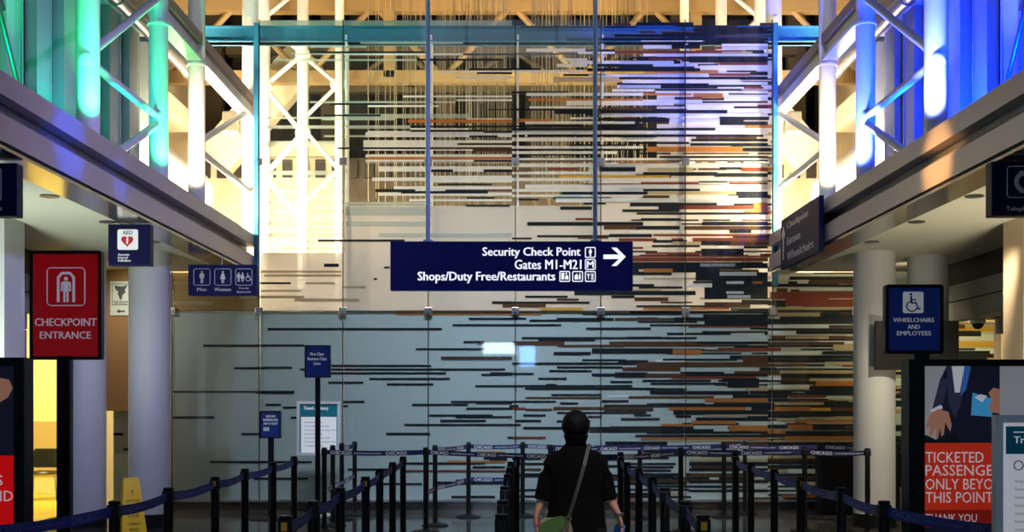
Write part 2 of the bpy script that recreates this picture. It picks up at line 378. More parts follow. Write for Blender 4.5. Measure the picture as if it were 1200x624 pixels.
# ------------------------------------------------------------------ the setting
ORD = ('first', 'second', 'third', 'fourth', 'fifth', 'sixth', 'seventh', 'eighth', 'ninth', 'tenth', 'eleventh', 'twelfth')
YW = 17.2                                                # glass wall plane
def wx(px): return (px-CX)*YW/F
def wz(py): return EYE-(py-HY)*YW/F
ZS = 3.44                                                # soffit height
MB().box(-9.8, 9.8, -6, 30, -0.2, 0, None).build('floor', default='floor_tiles', kind='structure')
MB().box(-9.8, 9.8, -6, 30, 12, 12.2).build('ceiling', default='brown_slats', kind='structure')
MB().box(-9.8, 9.8, -6.2, -6, 0, 12).build('wall_front', default='grey_wall', kind='structure')
MB().box(-10, -9.8, -6, 30, 0, 12).build('wall_left', default='grey_wall', kind='structure')
MB().box(9.8, 10, -6, 30, 0, 12).build('wall_right', default='grey_wall', kind='structure')
# far hall seen through the glass: cream wall, band of slats, brown slatted wall
MB().box(-9.8, 9.8, 29.8, 30, 0, 12).build('wall_back', default='brown_slats', kind='structure')
b = MB(); b.box(-9.8, -3.3, 23.4, 23.8, 0, 6.35, 'cream_wall'); b.box(-3.3, 3.3, 23.4, 23.8, 0, 6.35, 'cream_wall_dim'); b.box(3.3, 9.8, 23.4, 23.8, 0, 6.35, 'cream_wall')  # middle stretch darker in colour, so only the ends look lit
for i in range(60): b.box(-9.6+i*.32, -9.42+i*.32, 23.3, 23.4, 5.95, 6.3, 'brown_slats')
b.box(-9.8, -3.3, 23.2, 23.8, 6.35, 6.6, 'cream_wall'); b.box(3.3, 9.8, 23.2, 23.8, 6.35, 6.6, 'cream_wall')
b.build('trim_0', kind='structure')
b = MB()
for i in range(30): b.box(-9.6+i*.66, -9.2+i*.66, 27.0, 27.3, 6.0, 12, 'brown_slats' if i % 4 else 'gold_beam_dim')
b.build('trim_1', kind='structure')

for s, nm in ((-1, 'left'), (1, 'right')):
    def bx(mb, xa, xb, *r, **k): mb.box(min(s*xa, s*xb), max(s*xa, s*xb), *r, **k)
    # gallery slab edge: upper band, recessed groove, lower band, polished lip; soffit
    g = MB()
    bx(g, 3.70, 9.8, -4, 17.2, 3.80, 3.97, 'fascia_metal'); g.build('trim_2' if s < 0 else 'trim_3', kind='structure')
    g = MB(); bx(g, 3.82, 3.95, -4, 17.2, 3.70, 3.80, 'fascia_dark')
    Y0, Y1 = -4, 17.2
    v = [g.bm.verts.new((s*x, y, z)) for y in (Y0, Y1) for x, z in ((3.80, 3.73), (3.70, 3.66), (3.70, 3.46), (3.86, 3.44), (3.95, 3.44), (3.95, 3.73))]
    for i in range(6): f = g.bm.faces.new((v[i], v[(i+1) % 6], v[6+(i+1) % 6], v[6+i])); f.material_index = g.mi('fascia_metal')
    g.bm.faces.new(v[:6]); g.bm.faces.new(v[6:])
    bx(g, 3.72, 4.05, -4, 17.2, 3.415, 3.44, 'lip_metal')
    g.build('trim_4' if s < 0 else 'trim_5', kind='structure')
    g = MB(); bx(g, 3.95, 9.8, -4, 17.15, ZS, 3.79, 'soffit'); g.build('soffit', kind='structure')
    # lower side wall under the gallery: bulkhead panels with dark slats above
    g = MB(); bx(g, 5.95, 6.15, -4, 14.9 if s < 0 else 16.3, 3.13, ZS, 'dark_slats')
    g.build('bulkhead_slats', kind='structure')
    g = MB()
    bx(g, 5.92, 6.15, -4, 14.9 if s < 0 else 16.3, 2.92, 3.13, 'grey_panel'); bx(g, 5.94, 6.15, -4, 14.9 if s < 0 else 16.3, 2.90, 2.92, 'black')
    bx(g, 5.92, 6.15, -4, 14.9 if s < 0 else 16.3, 2.66, 2.90, 'grey_panel')
    g.build('bulkhead', kind='structure')
    if s < 0:
        g = MB(); bx(g, 5.97, 6.15, -4, 14.7, 0, 2.45, 'grey_wall'); bx(g, 5.965, 6.15, -4, 14.7, 2.46, 2.66, 'grey_wall'); g.build('wall_left_lower', kind='structure')
    # pillar at the corridor mouth
    g = MB(); bx(g, 5.10 if s < 0 else 5.14, 5.62, 12.0, 12.5, 0, ZS, 'column_paint' if s < 0 else 'tan_pillar'); g.build('pillar', kind='structure')
    # upper gallery wall behind the posts, cream, with a slatted band and a strip of windows
    g = MB()
    bx(g, 6.3, 6.5, 13.4, 23.3, 3.9, 12, 'cream_wall'); bx(g, 4.92, 5.0, -4, 16.25, 3.97, 9.5, 'fascia_dark')
    g.build('gallery_wall', kind='structure')
    g = MB()
    bx(g, 5.45, 6.3, 15.5, 20.5, 6.2, 6.5, 'cream_wall'); bx(g, 6.0, 6.3, 13.6, 20.5, 5.3, 5.5, 'cream_wall')
    g.build('gallery_beam', kind='structure')
    for k in range(5):
        y0 = 15.6+k*0.85
        g = MB(); fr = 0.04
        bx(g, 6.22, 6.3, y0, y0+fr, 4.2, 5.2, 'white_paint'); bx(g, 6.22, 6.3, y0+.8, y0+.8+fr, 4.2, 5.2, 'white_paint')
        bx(g, 6.22, 6.3, y0, y0+.84, 4.2, 4.25, 'white_paint'); bx(g, 6.22, 6.3, y0, y0+.84, 5.15, 5.2, 'white_paint')
        bx(g, 6.26, 6.29, y0+fr, y0+.8, 4.25, 5.15, 'fascia_dark')
        g.build('window_%d' % (k+1 if s < 0 else k+6), kind='structure')

# yellow side room on the left beyond the wall
g = MB(); g.box(-9.8, -6.0, 20.2, 20.35, 0, 3.44, 'room_yellow'); g.box(-8.6, -7.45, 20.16, 20.2, 0.35, 1.24, 'room_tan')
g.box(-6.15, -6.0, 17.2, 20.2, 0, 3.44, 'room_yellow'); g.build('side_room_wall', kind='structure')
MB().box(-9.8, -6.15, 14.9, 20.2, 0.001, 0.02, 'room_floor').build('side_room_floor', kind='structure')
MB().box(-9.8, -6.0, 17.15, 20.3, 3.44, 3.6, 'room_yellow').build('side_room_ceiling', kind='structure')
# white side room on the right
g = MB(); g.box(6.98, 9.8, 16.9, 17.05, 0, 2.9, 'cream_wall'); g.box(6.15, 9.8, 15.2, 17.2, 2.68, 2.74, 'cream_wall'); g.build('side_room_wall', kind='structure')

# columns under the galleries (plaster drum on a black base)
for s in (-1, 1):
    for X, Y in ((4.55, 15.0), (5.36, 15.0 if s < 0 else 15.4)):
        c = MB(); c.lathe([(0.255, 0.16), (0.255, ZS)], (s*X, Y, 0), 'column_paint', 48)
        c.lathe([(0.265, 0), (0.265, 0.17)], (s*X, Y, 0), 'black', 48)
        c.build('column', smooth=True, kind='structure')
# recessed downlights in both soffits
for s in (-1, 1):
    for k, y in enumerate((9.3, 10.85, 12.4, 13.95)):
        X = s*4.2
        m = MB(); m.lathe([(0.055, 0), (0.085, 0), (0.085, 0.012), (0.055, 0.012)], (0, 0, -0.012), 'fascia_dark', 24)
        o = m.build('downlight', smooth=False, loc=(X, y, ZS))
        tag(o, 'unlit recessed downlight in the %s soffit, %s from the camera' % ('left' if s < 0 else 'right', ('nearest', 'second', 'third', 'farthest')[k]), 'ceiling light', 'recessed downlights')

# ------------------------------------------------------------------ the printed glass wall
wall = empty('glass_wall', (0, YW, 0), kind='structure')
COLS = [-5.75, wx(202), wx(304), wx(402), wx(502), wx(604), wx(704), wx(803), wx(905), wx(1002), 6.05, 6.95]
ROWS = [wz(587), wz(365), wz(190), wz(23)]
S = []    # stripes: (x0,x1,zc,h,kind) in metres
def tile(x0, y0, z, txt):
    for it in txt.replace('\n', ' ').split(';'):
        p = it.split()
        if not p: continue
        h = float(p[4]) if len(p) > 4 else 7.0
        S.append((wx(x0+float(p[1])/z), wx(x0+float(p[2])/z), wz(y0+float(p[3])/z), (h*1.15+1)/z*YW/F, p[0]))
# upper left
tile(300, 0, 3.9, """G 475 945 195;G 245 505 213;G 160 390 245;W 400 945 247;G 80 735 273;W 830 1170 327;W 915 1170 352;W 672 1170 440;G 245 910 466;
W 510 835 484;W 915 1170 457;G 40 400 538;G 400 970 530 16;G 300 635 543 10;W 965 1170 545;G 40 705 580 12;W 705 970 590;W 510 1040 608 16;G 310 520 622;
K 243 775 238;K 945 1170 247;K 735 1125 272;K 975 1170 316;K 1010 1170 333;K 337 597 475;K 308 570 527;K 1060 1170 500 4;K 705 1170 578;K 705 1040 598;
K 1040 1170 605;K 975 1105 622;O 695 1170 553 13;G 0 1170 96 34""")
tile(300, 150, 3.9, """W 500 1170 30 18;W 490 1170 72 28;W 490 1170 97 9;W 500 1170 127 12;W 500 1170 152 12;W 560 1170 187 20;W 530 780 234 13;W 800 1170 233 26;
W 630 1170 277 18;W 560 1170 302 12;W 700 1170 330 8;G 20 400 72 22;G 25 400 205 16;G 45 370 232 8;G 20 400 290 12;G 40 400 340 8;G 70 400 380 12;G 40 400 438 14;
G 190 400 465;G 20 400 490 16;G 190 400 520;G 105 400 550;K 370 780 92 7;B 780 1170 92 8;B 920 1170 73 8;K 705 1040 12;K 1040 1170 17;K 975 1105 38;B 990 1170 100 12;
O 510 1170 138 10;K 995 1170 150;K 1040 1170 195 10;K 800 900 195 10;K 545 728 286 10;K 663 1060 294 9;R 1060 1170 285;K 960 1090 320;K 960 1160 355;K 282 678 515 8;
K 830 1080 258 6;K 865 1060 285 6;G 400 800 345 12;G 400 800 380 34;G 400 800 438 18;G 560 1170 490 16""")
tile(300, 300, 3.9, """K 310 378 43 12;K 585 610 53;K 15 158 125;K 537 553 106;K 1078 1170 214 10;B 1127 1170 228 14;K 52 850 335 8;K 972 1170 288;K 898 1170 317;K 948 1045 394;
B 1015 1045 402;K 730 1045 427;K 0 220 410;B 845 1170 470 10;K 845 1170 464 4;K 340 800 503;K 200 1140 520 7;K 340 868 537;K 518 885 563;K 330 490 580;K 598 810 588;K 0 165 512;
K 1030 1170 544;K 1070 1170 540 12;K 1002 1170 596;K 0 175 622;O 640 1170 266;O 640 1165 252 4;T 15 390 72 8;T 35 390 90 8;T 225 360 125;T 15 205 160;T 15 220 188 10;
T 175 470 202 12;T 395 500 143;K 1140 1170 90""")
tile(300, 460, 3.803, """K 0 168 3;K 385 483 43;K 118 180 69;K 385 410 62;K 155 180 114;K 42 110 56;K 695 945 56;K 868 1141 43;K 980 1141 48 8;K 937 1141 73;K 772 1055 104;
K 890 1141 111;K 820 1025 128 8;K 660 1141 146;K 580 775 186 8;K 1120 1141 203;K 0 248 312;K 0 230 386;K 408 438 345;K 410 610 345;K 665 1020 318;K 1015 1120 295;
K 1040 1120 301 8;K 965 1110 335;K 510 740 410;K 800 1110 405 10;K 890 1020 395 8;K 870 1065 468 9;O 850 1110 311;R 665 1110 352;O 980 1110 269;K 1130 1170 62""")
# under the left gallery
tile(0, 300, 3.87, """K 920 1200 408 8;K 1060 1200 510 7;K 780 1200 617 5;T 785 860 66 12;T 785 860 124 8;T 785 970 214 14;T 1085 1160 188 10""")
tile(0, 460, 3.806, """K 765 955 113 9;K 935 1180 312 8;K 1075 1180 187 7;K 1130 1180 386 7;K 495 548 188 9;K 548 575 255 8;K 0 0 0""")
# upper right
tile(600, 0, 3.9, """K 40 570 122 5;K 570 830 108 12;K 750 1030 118 6;K 690 1030 152 8;K 835 1170 140 24;K 470 930 162 10;K 250 1170 178 10;K 350 1170 193 6;
K 730 860 213 14;K 335 470 230 8;K 0 300 245 5;K 550 1170 262 6;K 495 770 283 12;K 810 1170 272 22;K 365 500 296 12;K 500 835 306 22;K 850 945 296;K 0 130 316;K 345 860 318 12;
K 235 430 342;K 1090 1170 335 14;K 490 1170 355 10;K 480 560 382 8;K 495 1140 388 14;K 660 1050 410;K 0 255 421;K 990 1170 427;K 740 870 465 12;K 870 1170 466 6;
K 600 790 481;K 0 395 500;K 400 985 508 18;K 195 390 510 18;K 1015 1170 490;K 335 660 523 8;K 330 720 545 10;K 465 1060 552 10;K 0 400 577 5;K 90 330 574 10;K 400 600 575 18;
K 735 930 590 10;K 950 1170 563 14;K 0 380 600 8;K 395 930 592 6;K 70 1120 618 10;R 470 860 237 10;R 625 800 268 8;R 950 1170 290 10;R 900 1090 340 8;R 1060 1150 400 8;
O 830 965 437 20;O 600 820 430 8;O 75 600 455 9;T 960 1100 240 10;O 25 190 550 12;B 90 400 590 14;T 190 485 362 20;B 410 640 497 10;R 1140 1170 460 12;R 770 870 447 8;
W 65 335 228 12;W 300 470 240 8;W 600 730 213 14;W 225 345 272 12;W 265 740 284 12;W 205 345 298 12;W 645 850 297 10;W 860 1170 308 18;W 0 325 325 10;W 430 900 345 10;
W 350 560 345;W 505 1040 372 12;W 480 680 395 12;W 460 650 412 8;W 65 600 430 12;W 250 740 470 18;W 600 870 463 14;W 80 395 490 8;W 800 1015 490 20;W 400 1170 525 12;
W 265 395 540;W 720 950 552 12;W 395 545 560 8;W 930 1170 600 14;W 395 730 603 8;W 655 1060 420 8;W 600 1170 250 10;W 960 1170 220 12;W 960 1170 205 10;W 900 1170 380 10;
W 1060 1170 420 10;W 970 1170 450 16;W 60 560 560 10;W 60 330 620 8""")
tile(600, 150, 3.9, """K 0 930 5 7;K 70 1150 35 8;K 550 810 68 8;K 260 525 80 8;K 0 620 98 6;K 820 1170 55 10;K 815 1170 75 10;K 30 380 122 5;K 675 1170 133 8;B 0 370 150 6;
K 950 1170 150 12;K 400 565 185 28;K 565 940 210 14;K 925 1170 215 14;K 950 1050 180 16;K 855 985 243 10;K 495 860 280 14;K 390 625 297 12;K 225 385 298 14;K 190 325 318 14;
K 30 125 327;K 325 455 320;B 595 720 315 12;K 330 430 345;K 540 765 350 14;K 220 365 366 12;K 505 765 378 10;K 670 770 365 16;K 990 1170 300 16;K 1035 1100 325 20;
K 800 1050 335 8;K 570 1170 391 8;K 590 770 416 6;K 870 1170 437 14;K 70 600 438 14;K 570 768 456 14;K 445 640 492 12;K 115 445 495 8;K 0 90 505 6;K 995 1095 472 14;
K 645 800 518 10;K 865 1000 527 16;K 865 1060 568 28;K 640 860 540 8;K 710 860 583 8;K 1060 1170 545 10;O 620 1055 97 20;O 490 720 157 12;R 165 300 187 8;R 0 95 198 8;
Y 215 722 222 10;R 590 855 255 14;R 325 590 258;R 995 1170 253;O 425 700 337;R 765 1105 362 14;O 1105 1170 360 34;R 290 370 416;B 420 570 453 18;R 645 950 490 8;
R 950 1170 490 8;B 300 440 502;R 550 600 548;R 610 870 573;R 550 1170 603 12;T 735 865 527 12;R 1050 1170 190 14;T 620 830 190 14;T 620 1025 297 12;
W 0 1170 20 14;W 0 800 52 14;W 0 600 88 10;W 0 480 112 10;W 0 1170 142 8;W 0 1170 170 14;W 0 600 205 10;W 0 1170 235 12;W 60 1170 268 16;W 0 600 285 10;W 200 1170 330 16;W 0 600 310 8""")
tile(600, 300, 3.9, """K 550 1055 45 28;W 860 1025 42 12;K 1020 1170 45 20;K 730 950 65 18;K 840 1170 95 34;K 915 1170 128 22;K 880 1170 152 20;K 880 1170 178 34;W 950 1120 82 14;
W 800 915 135 16;W 980 1060 122 10;W 980 1060 168 10;W 985 1090 187 12;K 550 730 80 14;K 550 650 135 10;K 580 780 145 8;K 285 840 170 16;K 455 560 187 10;K 60 255 187 8;
B 205 305 200 8;K 0 355 214 8;B 0 155 228 14;K 540 1170 257 8;K 875 1170 275 12;K 205 465 290 10;B 470 740 290 10;K 740 1170 290 14;K 0 65 287;K 80 400 296;K 880 1170 305 18;
K 630 1170 317 6;K 0 225 317;K 340 635 333 8;K 1090 1170 333;K 45 845 376 7;K 120 380 384 10;B 0 240 400 16;B 445 845 398 10;K 845 1170 398 10;B 510 930 410 8;B 210 510 412 8;
K 1015 1170 415 8;K 365 735 435 20;K 190 360 447 12;O 735 870 440 18;B 870 965 433;K 320 520 477 6;K 690 1030 475;K 0 850 493 8;K 205 505 510;B 505 770 518 14;B 570 1170 497 18;
K 770 970 535 8;K 170 365 527;K 365 1170 545 10;K 470 620 545 20;K 120 250 562;K 0 100 540;K 450 550 577;B 610 795 548 14;K 960 1130 568 14;K 985 1130 590 22;K 635 980 585;
K 155 205 590;K 0 550 596;K 60 660 608;K 615 800 610;O 600 735 67 14;O 1100 1145 122 8;B 880 1090 225 22;O 600 995 242 8;Y 130 325 242 10;O 0 135 266 6;B 560 715 198 14;
B 1050 1170 467 14;R 550 1170 15 12;R 550 1170 2 6;K 1050 1170 212 18;K 1000 1170 245 8;K 870 1170 348 6;T 600 840 104 6""")
tile(600, 460, 3.803, """K 0 195 42 6;K 410 630 70 24;K 400 520 40 8;K 175 400 12 6;B 60 400 25 6;R 0 60 73;B 60 180 78;B 185 630 72 10;K 215 295 50;K 630 1141 60 10;K 50 150 104;
K 15 130 128;K 0 40 146;K 50 810 160 8;K 345 900 172 12;O 665 810 147 8;K 550 1141 195 8;O 575 1141 208 8;R 0 150 203;K 485 660 120 8;K 545 620 103;K 730 800 108;T 860 1141 100 10;
O 800 1000 135 12;O 970 1141 160 20;K 340 400 110;K 720 1141 90 16;O 860 1141 35 14;K 1060 1141 18 10;K 600 1141 180 8;K 820 1141 120 12;K 640 1000 5 8;B 520 900 22 8;
K 480 700 293 7;K 480 730 320 7;K 480 720 335 7;K 480 710 350;K 480 720 380 14;B 480 1141 395 8;K 480 780 408 6;K 0 130 297 6;K 0 160 320;K 480 790 435 6;K 480 800 468 6;
T 790 1141 300 10;K 790 1141 320 14;K 790 1141 345 10;B 790 1141 370 12;K 790 1141 400 8;K 790 1141 440 7;K 0 240 437;K 0 240 465;B 50 130 345;K 0 130 370 14;K 300 480 300;
K 300 480 330 8;K 300 480 372 8;K 300 480 420;K 300 480 455;R 0 130 285;B 700 1000 280 8;B 800 1000 335 8;K 200 350 130 7;K 200 600 92 6""")
# under the right gallery
tile(900, 300, 3.9, """K 0 390 62 16;K 210 390 78 8;W 210 390 88 10;B 190 390 118 16;W 135 185 118 14;W 0 100 97 14;K 100 390 102 12;K 0 130 135 12;W 145 390 152 14;B 40 90 158 16;
K 130 390 136 10;R 10 390 180 26;R 80 390 215 28;K 0 80 215 20;T 45 395 241 12;K 45 390 252 8;T 45 240 268 12;K 240 395 278 16;K 0 395 300 20;W 0 280 323 12;B 280 395 325 10;
K 0 395 337 8;W 0 130 352 16;K 130 395 350 12;T 80 280 374 10;B 280 395 374 10;K 0 395 385 6;B 0 350 400 10;K 0 300 412 8;T 300 395 426 14;K 250 395 444 12;W 0 240 447 14;
K 0 395 462 12;K 0 395 478 8;T 275 395 493 10;B 0 170 500 10;T 100 170 510 8;K 0 395 520 8;T 55 395 531 12;K 60 395 547 12;W 0 60 560 14;T 190 395 568 10;B 60 190 566 12;
O 220 395 585 18;K 60 220 582 10;W 0 190 598 14;K 190 395 604 14;K 0 395 618 6;T 20 100 30 18""")
tile(900, 460, 3.803, """K 0 388 8 8;T 270 388 33 8;B 90 300 40 8;T 30 250 52 12;K 250 388 50 10;K 0 388 62 8;O 30 190 75 16;Y 190 290 78 14;B 280 388 76 12;K 0 388 97 22;T 295 388 115 12;
T 40 125 122 10;O 125 388 130 12;T 175 388 138 6;K 0 388 150 8;O 90 200 157 18;K 200 388 160 14;B 345 388 157 10;O 0 80 175 14;K 80 388 180 12;K 0 388 193 8;O 75 388 207 18;
T 0 388 219 6;K 0 388 240 30;K 0 240 275 10;T 0 215 290 10;B 0 240 300 8;K 0 215 312 12;K 0 215 335 12;W 90 215 352 16;T 0 90 352 12;K 0 215 370 8;B 0 215 385 10;K 0 215 395 6;
W 40 215 408 14;K 0 215 422 5;W 0 215 440 24;O 60 215 465 10;K 0 388 330 8;K 0 388 440 6""")
# far right piece, lit yellow from the side room
for z, k in ((2.62, 'Y'), (2.50, 'W'), (2.40, 'Y'), (2.29, 'W'), (2.22, 'K'), (2.16, 'Y'), (2.12, 'B'), (2.02, 'K'), (1.9, 'Y'), (1.75, 'T'), (1.6, 'O'), (1.5, 'K'), (1.3, 'O'), (1.1, 'T'), (.9, 'K'), (.6, 'W'), (.4, 'T')):
    S.append((6.05, 6.95, z, 0.085, k))
for k in range(70):
    S.append((random.uniform(5.0, 5.7), random.uniform(5.8, 6.9), random.uniform(.3, 3.2), random.choice((.03, .05, .08)), random.choice('KKKBOTW')))
# frosted ground of the print
S.insert(0, (wx(404), wx(1002), (wz(241)+wz(365))/2, wz(241)-wz(365), 'F'))
S.insert(0, (wx(304), wx(404), (wz(296)+wz(365))/2, wz(296)-wz(365), 'F'))
S.insert(0, (wx(770), wx(905), (wz(60)+wz(241))/2, wz(60)-wz(241), 'F'))
S.insert(0, (wx(690), wx(770), (wz(190)+wz(241))/2, wz(190)-wz(241), 'F'))
S.insert(0, (-5.75, wx(304), (wz(310)+wz(365))/2, wz(310)-wz(365), 'C'))
S.insert(0, (-5.75, 6.95, (wz(365)+wz(587))/2, wz(365)-wz(587), 'D'))
S.insert(0, (wx(905), 6.95, (wz(310)+wz(365))/2, wz(300)-wz(365), 'D'))
STR.update(F='frosted', D='backing', C='tan_wall')
# stripes that cover the frosted area of dense print between the transcribed ones
cells = []
zc_ = wz(587)+0.03
while zc_ < wz(28):
    py = HY-(zc_-EYE)*F/YW
    x = wx(random.uniform(560, 700) if py > 300 else random.uniform(680, 760))
    while x < wx(1002):
        px = CX+x*F/YW; dens = min(0.85, max(0, (px-640)/260))
        L = random.uniform(0.15, 1.5)
        if random.random() < dens:
            cells.append((x, min(x+L, wx(1002)), zc_, random.choice((0.022, 0.03, 0.045, 0.056)), random.choice('KKKKKKKBBRWTO')))
        x += L+random.uniform(0, .3)
    zc_ += 0.0565
S[7:7] = [c for c in cells]
NB = 7
for r in range(3):
    z0, z1 = ROWS[r], ROWS[r+1]
    for c in range(len(COLS)-1):
        x0, x1 = COLS[c], COLS[c+1]
        side = c < 2 or c > 7
        if side and r == 2: continue
        zt = min(z1, ZS) if side else z1
        if side and r == 1: zt = ZS
        gp = MB(); gp.box(x0+.006, x1-.006, -0.012, 0.012, z0+.006, zt-.006, 'clear_glass')
        pane = gp.build('glass_pane', wall)
        st = MB(); n = 0
        for i, (a, b_, zc, h, k) in enumerate(S):
            a2, b2 = max(a, x0+.006), min(b_, x1-.006); lo, hi = max(zc-h/2, z0+.006), min(zc+h/2, zt-.006)
            if b2-a2 < 0.004 or hi-lo < 0.003: continue
            back = k in 'FDC'
            y = 0.022 if back else 0.0165-i*0.0000045
            if back: st.box(a2, b2, y+.001, y+.003, lo, hi, STR[k])
            else:
                v = [st.bm.verts.new((q[0], 0.0155-i*0.000002, q[1])) for q in ((a2, lo), (b2, lo), (b2, hi), (a2, hi))]
                f = st.bm.faces.new(v); f.material_index = st.mi(STR[k])
            n += 1
        if n: st.build('printed_stripes', pane)
# clamps where panes meet, edge posts, thin joints
for r in (1, 2):
    for c in range(1, len(COLS)-1):
        if r == 2 and not (2 <= c <= 8): continue
        m = MB(); m.box(COLS[c]-.055, COLS[c]+.055, -.05, -.013, ROWS[r]-.055, ROWS[r]+.055, 'steel', bevel=.008)
        m.tube((COLS[c], -.05, ROWS[r]), (COLS[c], -.075, ROWS[r]), .022, m='steel'); m.build('glass_clamp', wall)
for c in range(1, len(COLS)-1):
    top = ROWS[3] if 2 <= c <= 8 else ZS
    m = MB(); m.box(COLS[c]-.006, COLS[c]+.006, -.012, .012, ROWS[0], top, 'black'); m.build('joint', wall)
m = MB(); m.box(COLS[0], COLS[-1], -.012, .012, ROWS[1]-.006, ROWS[1]+.006, 'black'); m.build('joint', wall)
for x in (COLS[2]-.03, COLS[8]+.03):
    m = MB(); m.box(x-.032, x+.032, -.10, .02, ZS-.2, wz(29), 'beam_light_tint'); m.build('edge_post', wall)
for c in range(3, 8):       # glass fins behind the joints
    m = MB(); m.box(COLS[c]+.02, COLS[c]+.05, .05, .28, ROWS[1], ROWS[3]-.2, 'white_paint'); m.build('fin', wall)
m = MB(); m.box(COLS[0], COLS[-1], .05, .35, -.01+.01, ROWS[0]-.02, 'plinth'); m.box(COLS[0], COLS[-1], -.03, .06, ROWS[0]-.02, ROWS[0]+.012, 'steel'); m.build('plinth', wall)
# beam carrying the glass
b = MB(); zb0, zb1 = wz(47.5), wz(29)
b.box(-4.72, 4.72, 17.28, 17.42, zb0, zb1, 'beam_light_tint'); b.box(-4.72, 4.72, 17.24, 17.47, zb1-.02, zb1, 'beam_light_tint'); b.box(-4.72, 4.72, 17.24, 17.47, zb0, zb0+.02, 'beam_light_tint')
b.build('steel_beam', kind='structure')

# ------------------------------------------------------------------ galleries: fins, pipes, trusses
for s, nm in ((-1, 'left'), (1, 'right')):
    for k in range(12):
        y = 7.6+k*0.72
        if y > 15.8: break
        m = MB(); m.box(s*4.8-.06, s*4.8+.06, y, y+.33, 3.97, 9.3 if y < 13.4 else 6.25, 'slat_paint'); m.box(s*4.8-.075, s*4.8+.075, y+.33, y+.355, 3.97, 9.3 if y < 13.4 else 6.25, 'slat_paint')
        o = m.build('wall_fin')
        tag(o, 'tall upright metal fin on the %s gallery, %s from the camera' % (nm, ORD[k]), 'fin', 'upright fins on the %s gallery' % nm)
    # ledge over the shorter fins and the round pipe
    m = MB(); m.box(min(s*4.65, s*4.9), max(s*4.65, s*4.9), 13.6, 15.3, 6.25, 6.33, 'white_paint'); m.build('gallery_ledge', kind='structure')
    m = MB(); m.tube((s*4.5, 12.6, 6.17), (s*4.5, 17.0, 6.17), .085, m='steel', n=24)
    for yy in (13.6, 15.2, 16.6): m.tube((s*4.5, yy-.02, 6.17), (s*4.5, yy+.02, 6.17), .1, m='steel', n=24)
    tag(m.build('pipe', smooth=True), 'silver round pipe running along the top of the %s gallery' % nm, 'pipe')
    # fat bright air duct
    m = MB(); m.lathe([(.38, 0.0), (.46, 0.08), (.46, 3.6), (.30, 3.62)], (0, 0, 0), 'white_paint', 40)
    o = m.build('air_duct', smooth=True, loc=(s*5.45, 16.35, 5.05)); o.rotation_euler = (-PI/2, 0, 0)
    tag(o, 'fat white cylindrical air duct glowing in the lamplight of the %s gallery' % nm, 'duct')
    # truss line along the gallery edge
    X = s*3.92
    T = empty('gallery_truss', (X, 11.0, 3.97), 'white steel lattice truss with round posts on the %s gallery, near end lit %s' % (nm, 'green' if s < 0 else 'blue'), 'truss')
    def loc(p): return Vector(p)-Vector((X, 11.0, 3.97))
    ys = (11.05, 13.25, 14.85, 17.9); H = 9.6
    for y in ys:
        r = .105 if y < 16 else .12
        m = MB(); m.tube(loc((X, y, 3.97)), loc((X, y, H)), r, m='white_paint', n=32)
        m.build('post', T, smooth=True)
        for zc in (5.75, 8.2): m = MB(); m.tube(loc((X, y, zc-.012)), loc((X, y, zc+.012)), r+.02, m='white_paint', n=32); m.build('collar', T, smooth=True)
        for zc in (4.72, 7.3): m = MB(); m.sphere(loc((X, y, zc)), .13, m='white_paint', sx=.7); m.build('gusset', T, smooth=True)
    zz = lambda i: 4.72
    for i in range(3):
        ya, yb = ys[i], ys[i+1]
        bays = (((ya, 4.78), (yb, 6.05)), ((ya, 4.72), (yb, 4.72)), ((yb, 4.66), (ya+.3*(yb-ya), 3.97))) if i == 0 else (() if i == 1 else (((ya, 4.78), (yb, 5.95)), ((ya, 4.72), (yb, 4.72)), ((ya, 7.0), (yb, 7.9))))
        for (p, q) in bays:
            m = MB(); a_, b_ = loc((X, p[0], p[1])), loc((X, q[0], q[1])); m.tube(a_, b_, .042, m='white_paint', n=12); m.build('brace', T, smooth=True)
    m = MB(); m.box(-.09, .09, 2.2, 7.0, 2.02, 2.15, 'rail_brown'); m.box(-.03, .03, 2.2, 7.0, 1.86, 2.02, 'white_paint'); m.box(-.09, .09, 2.2, 7.0, 1.82, 1.86, 'white_paint')
    m.build('top_rail', T)
    # tie rod with turnbuckle near the camera
    m = MB(); a_, b_ = (s*4.2, 9.2, 5.6), (s*4.2, 10.35, 3.99)
    a_, b_ = Vector(a_), Vector(b_); m.tube(a_, b_, .022, m='fascia_dark'); mid = a_.lerp(b_, .45); d = (b_-a_).normalized(); m.tube(mid-d*.12, mid+d*.12, .05, m='fascia_dark')
    tag(m.build('tie_rod', smooth=True), 'slanting steel tie rod with a turnbuckle above the %s gallery edge' % nm, 'tie rod')
    # lattice tower behind the glass
    Yt = 20.0; q = lambda px, py: P(px if s < 0 else 1200-px, py, Yt)
    T = empty('lattice_tower', (s*3.5, Yt, 2.9), 'cream white lattice tower standing behind the %s end of the glass wall' % nm, 'truss')
    L = lambda p: p-Vector((s*3.5, Yt, 2.9))
    for px, r in ((309, .11), (355, .095), (398, .075)):
        m = MB(); p0 = q(px, 472); p0.z = 0; p1 = q(px, -160); m.tube(L(p0), L(p1), r, m='white_paint', n=24); m.build('post', T, smooth=True)
    for a1, a2, r in (((311, 100), (353, 65), .04), ((311, 103), (353, 155), .04), ((355, 65), (396, 99), .035), ((355, 140), (396, 100), .035), ((311, 205), (353, 158), .045), ((311, 207), (353, 258), .045),
                      ((311, 20), (353, -15), .04), ((311, 22), (353, 62), .04), ((355, 240), (396, 200), .035), ((355, 150), (396, 198), .035)):
        m = MB(); m.tube(L(q(*a1)), L(q(*a2)), r, m='white_paint', n=12); m.build('brace', T, smooth=True)
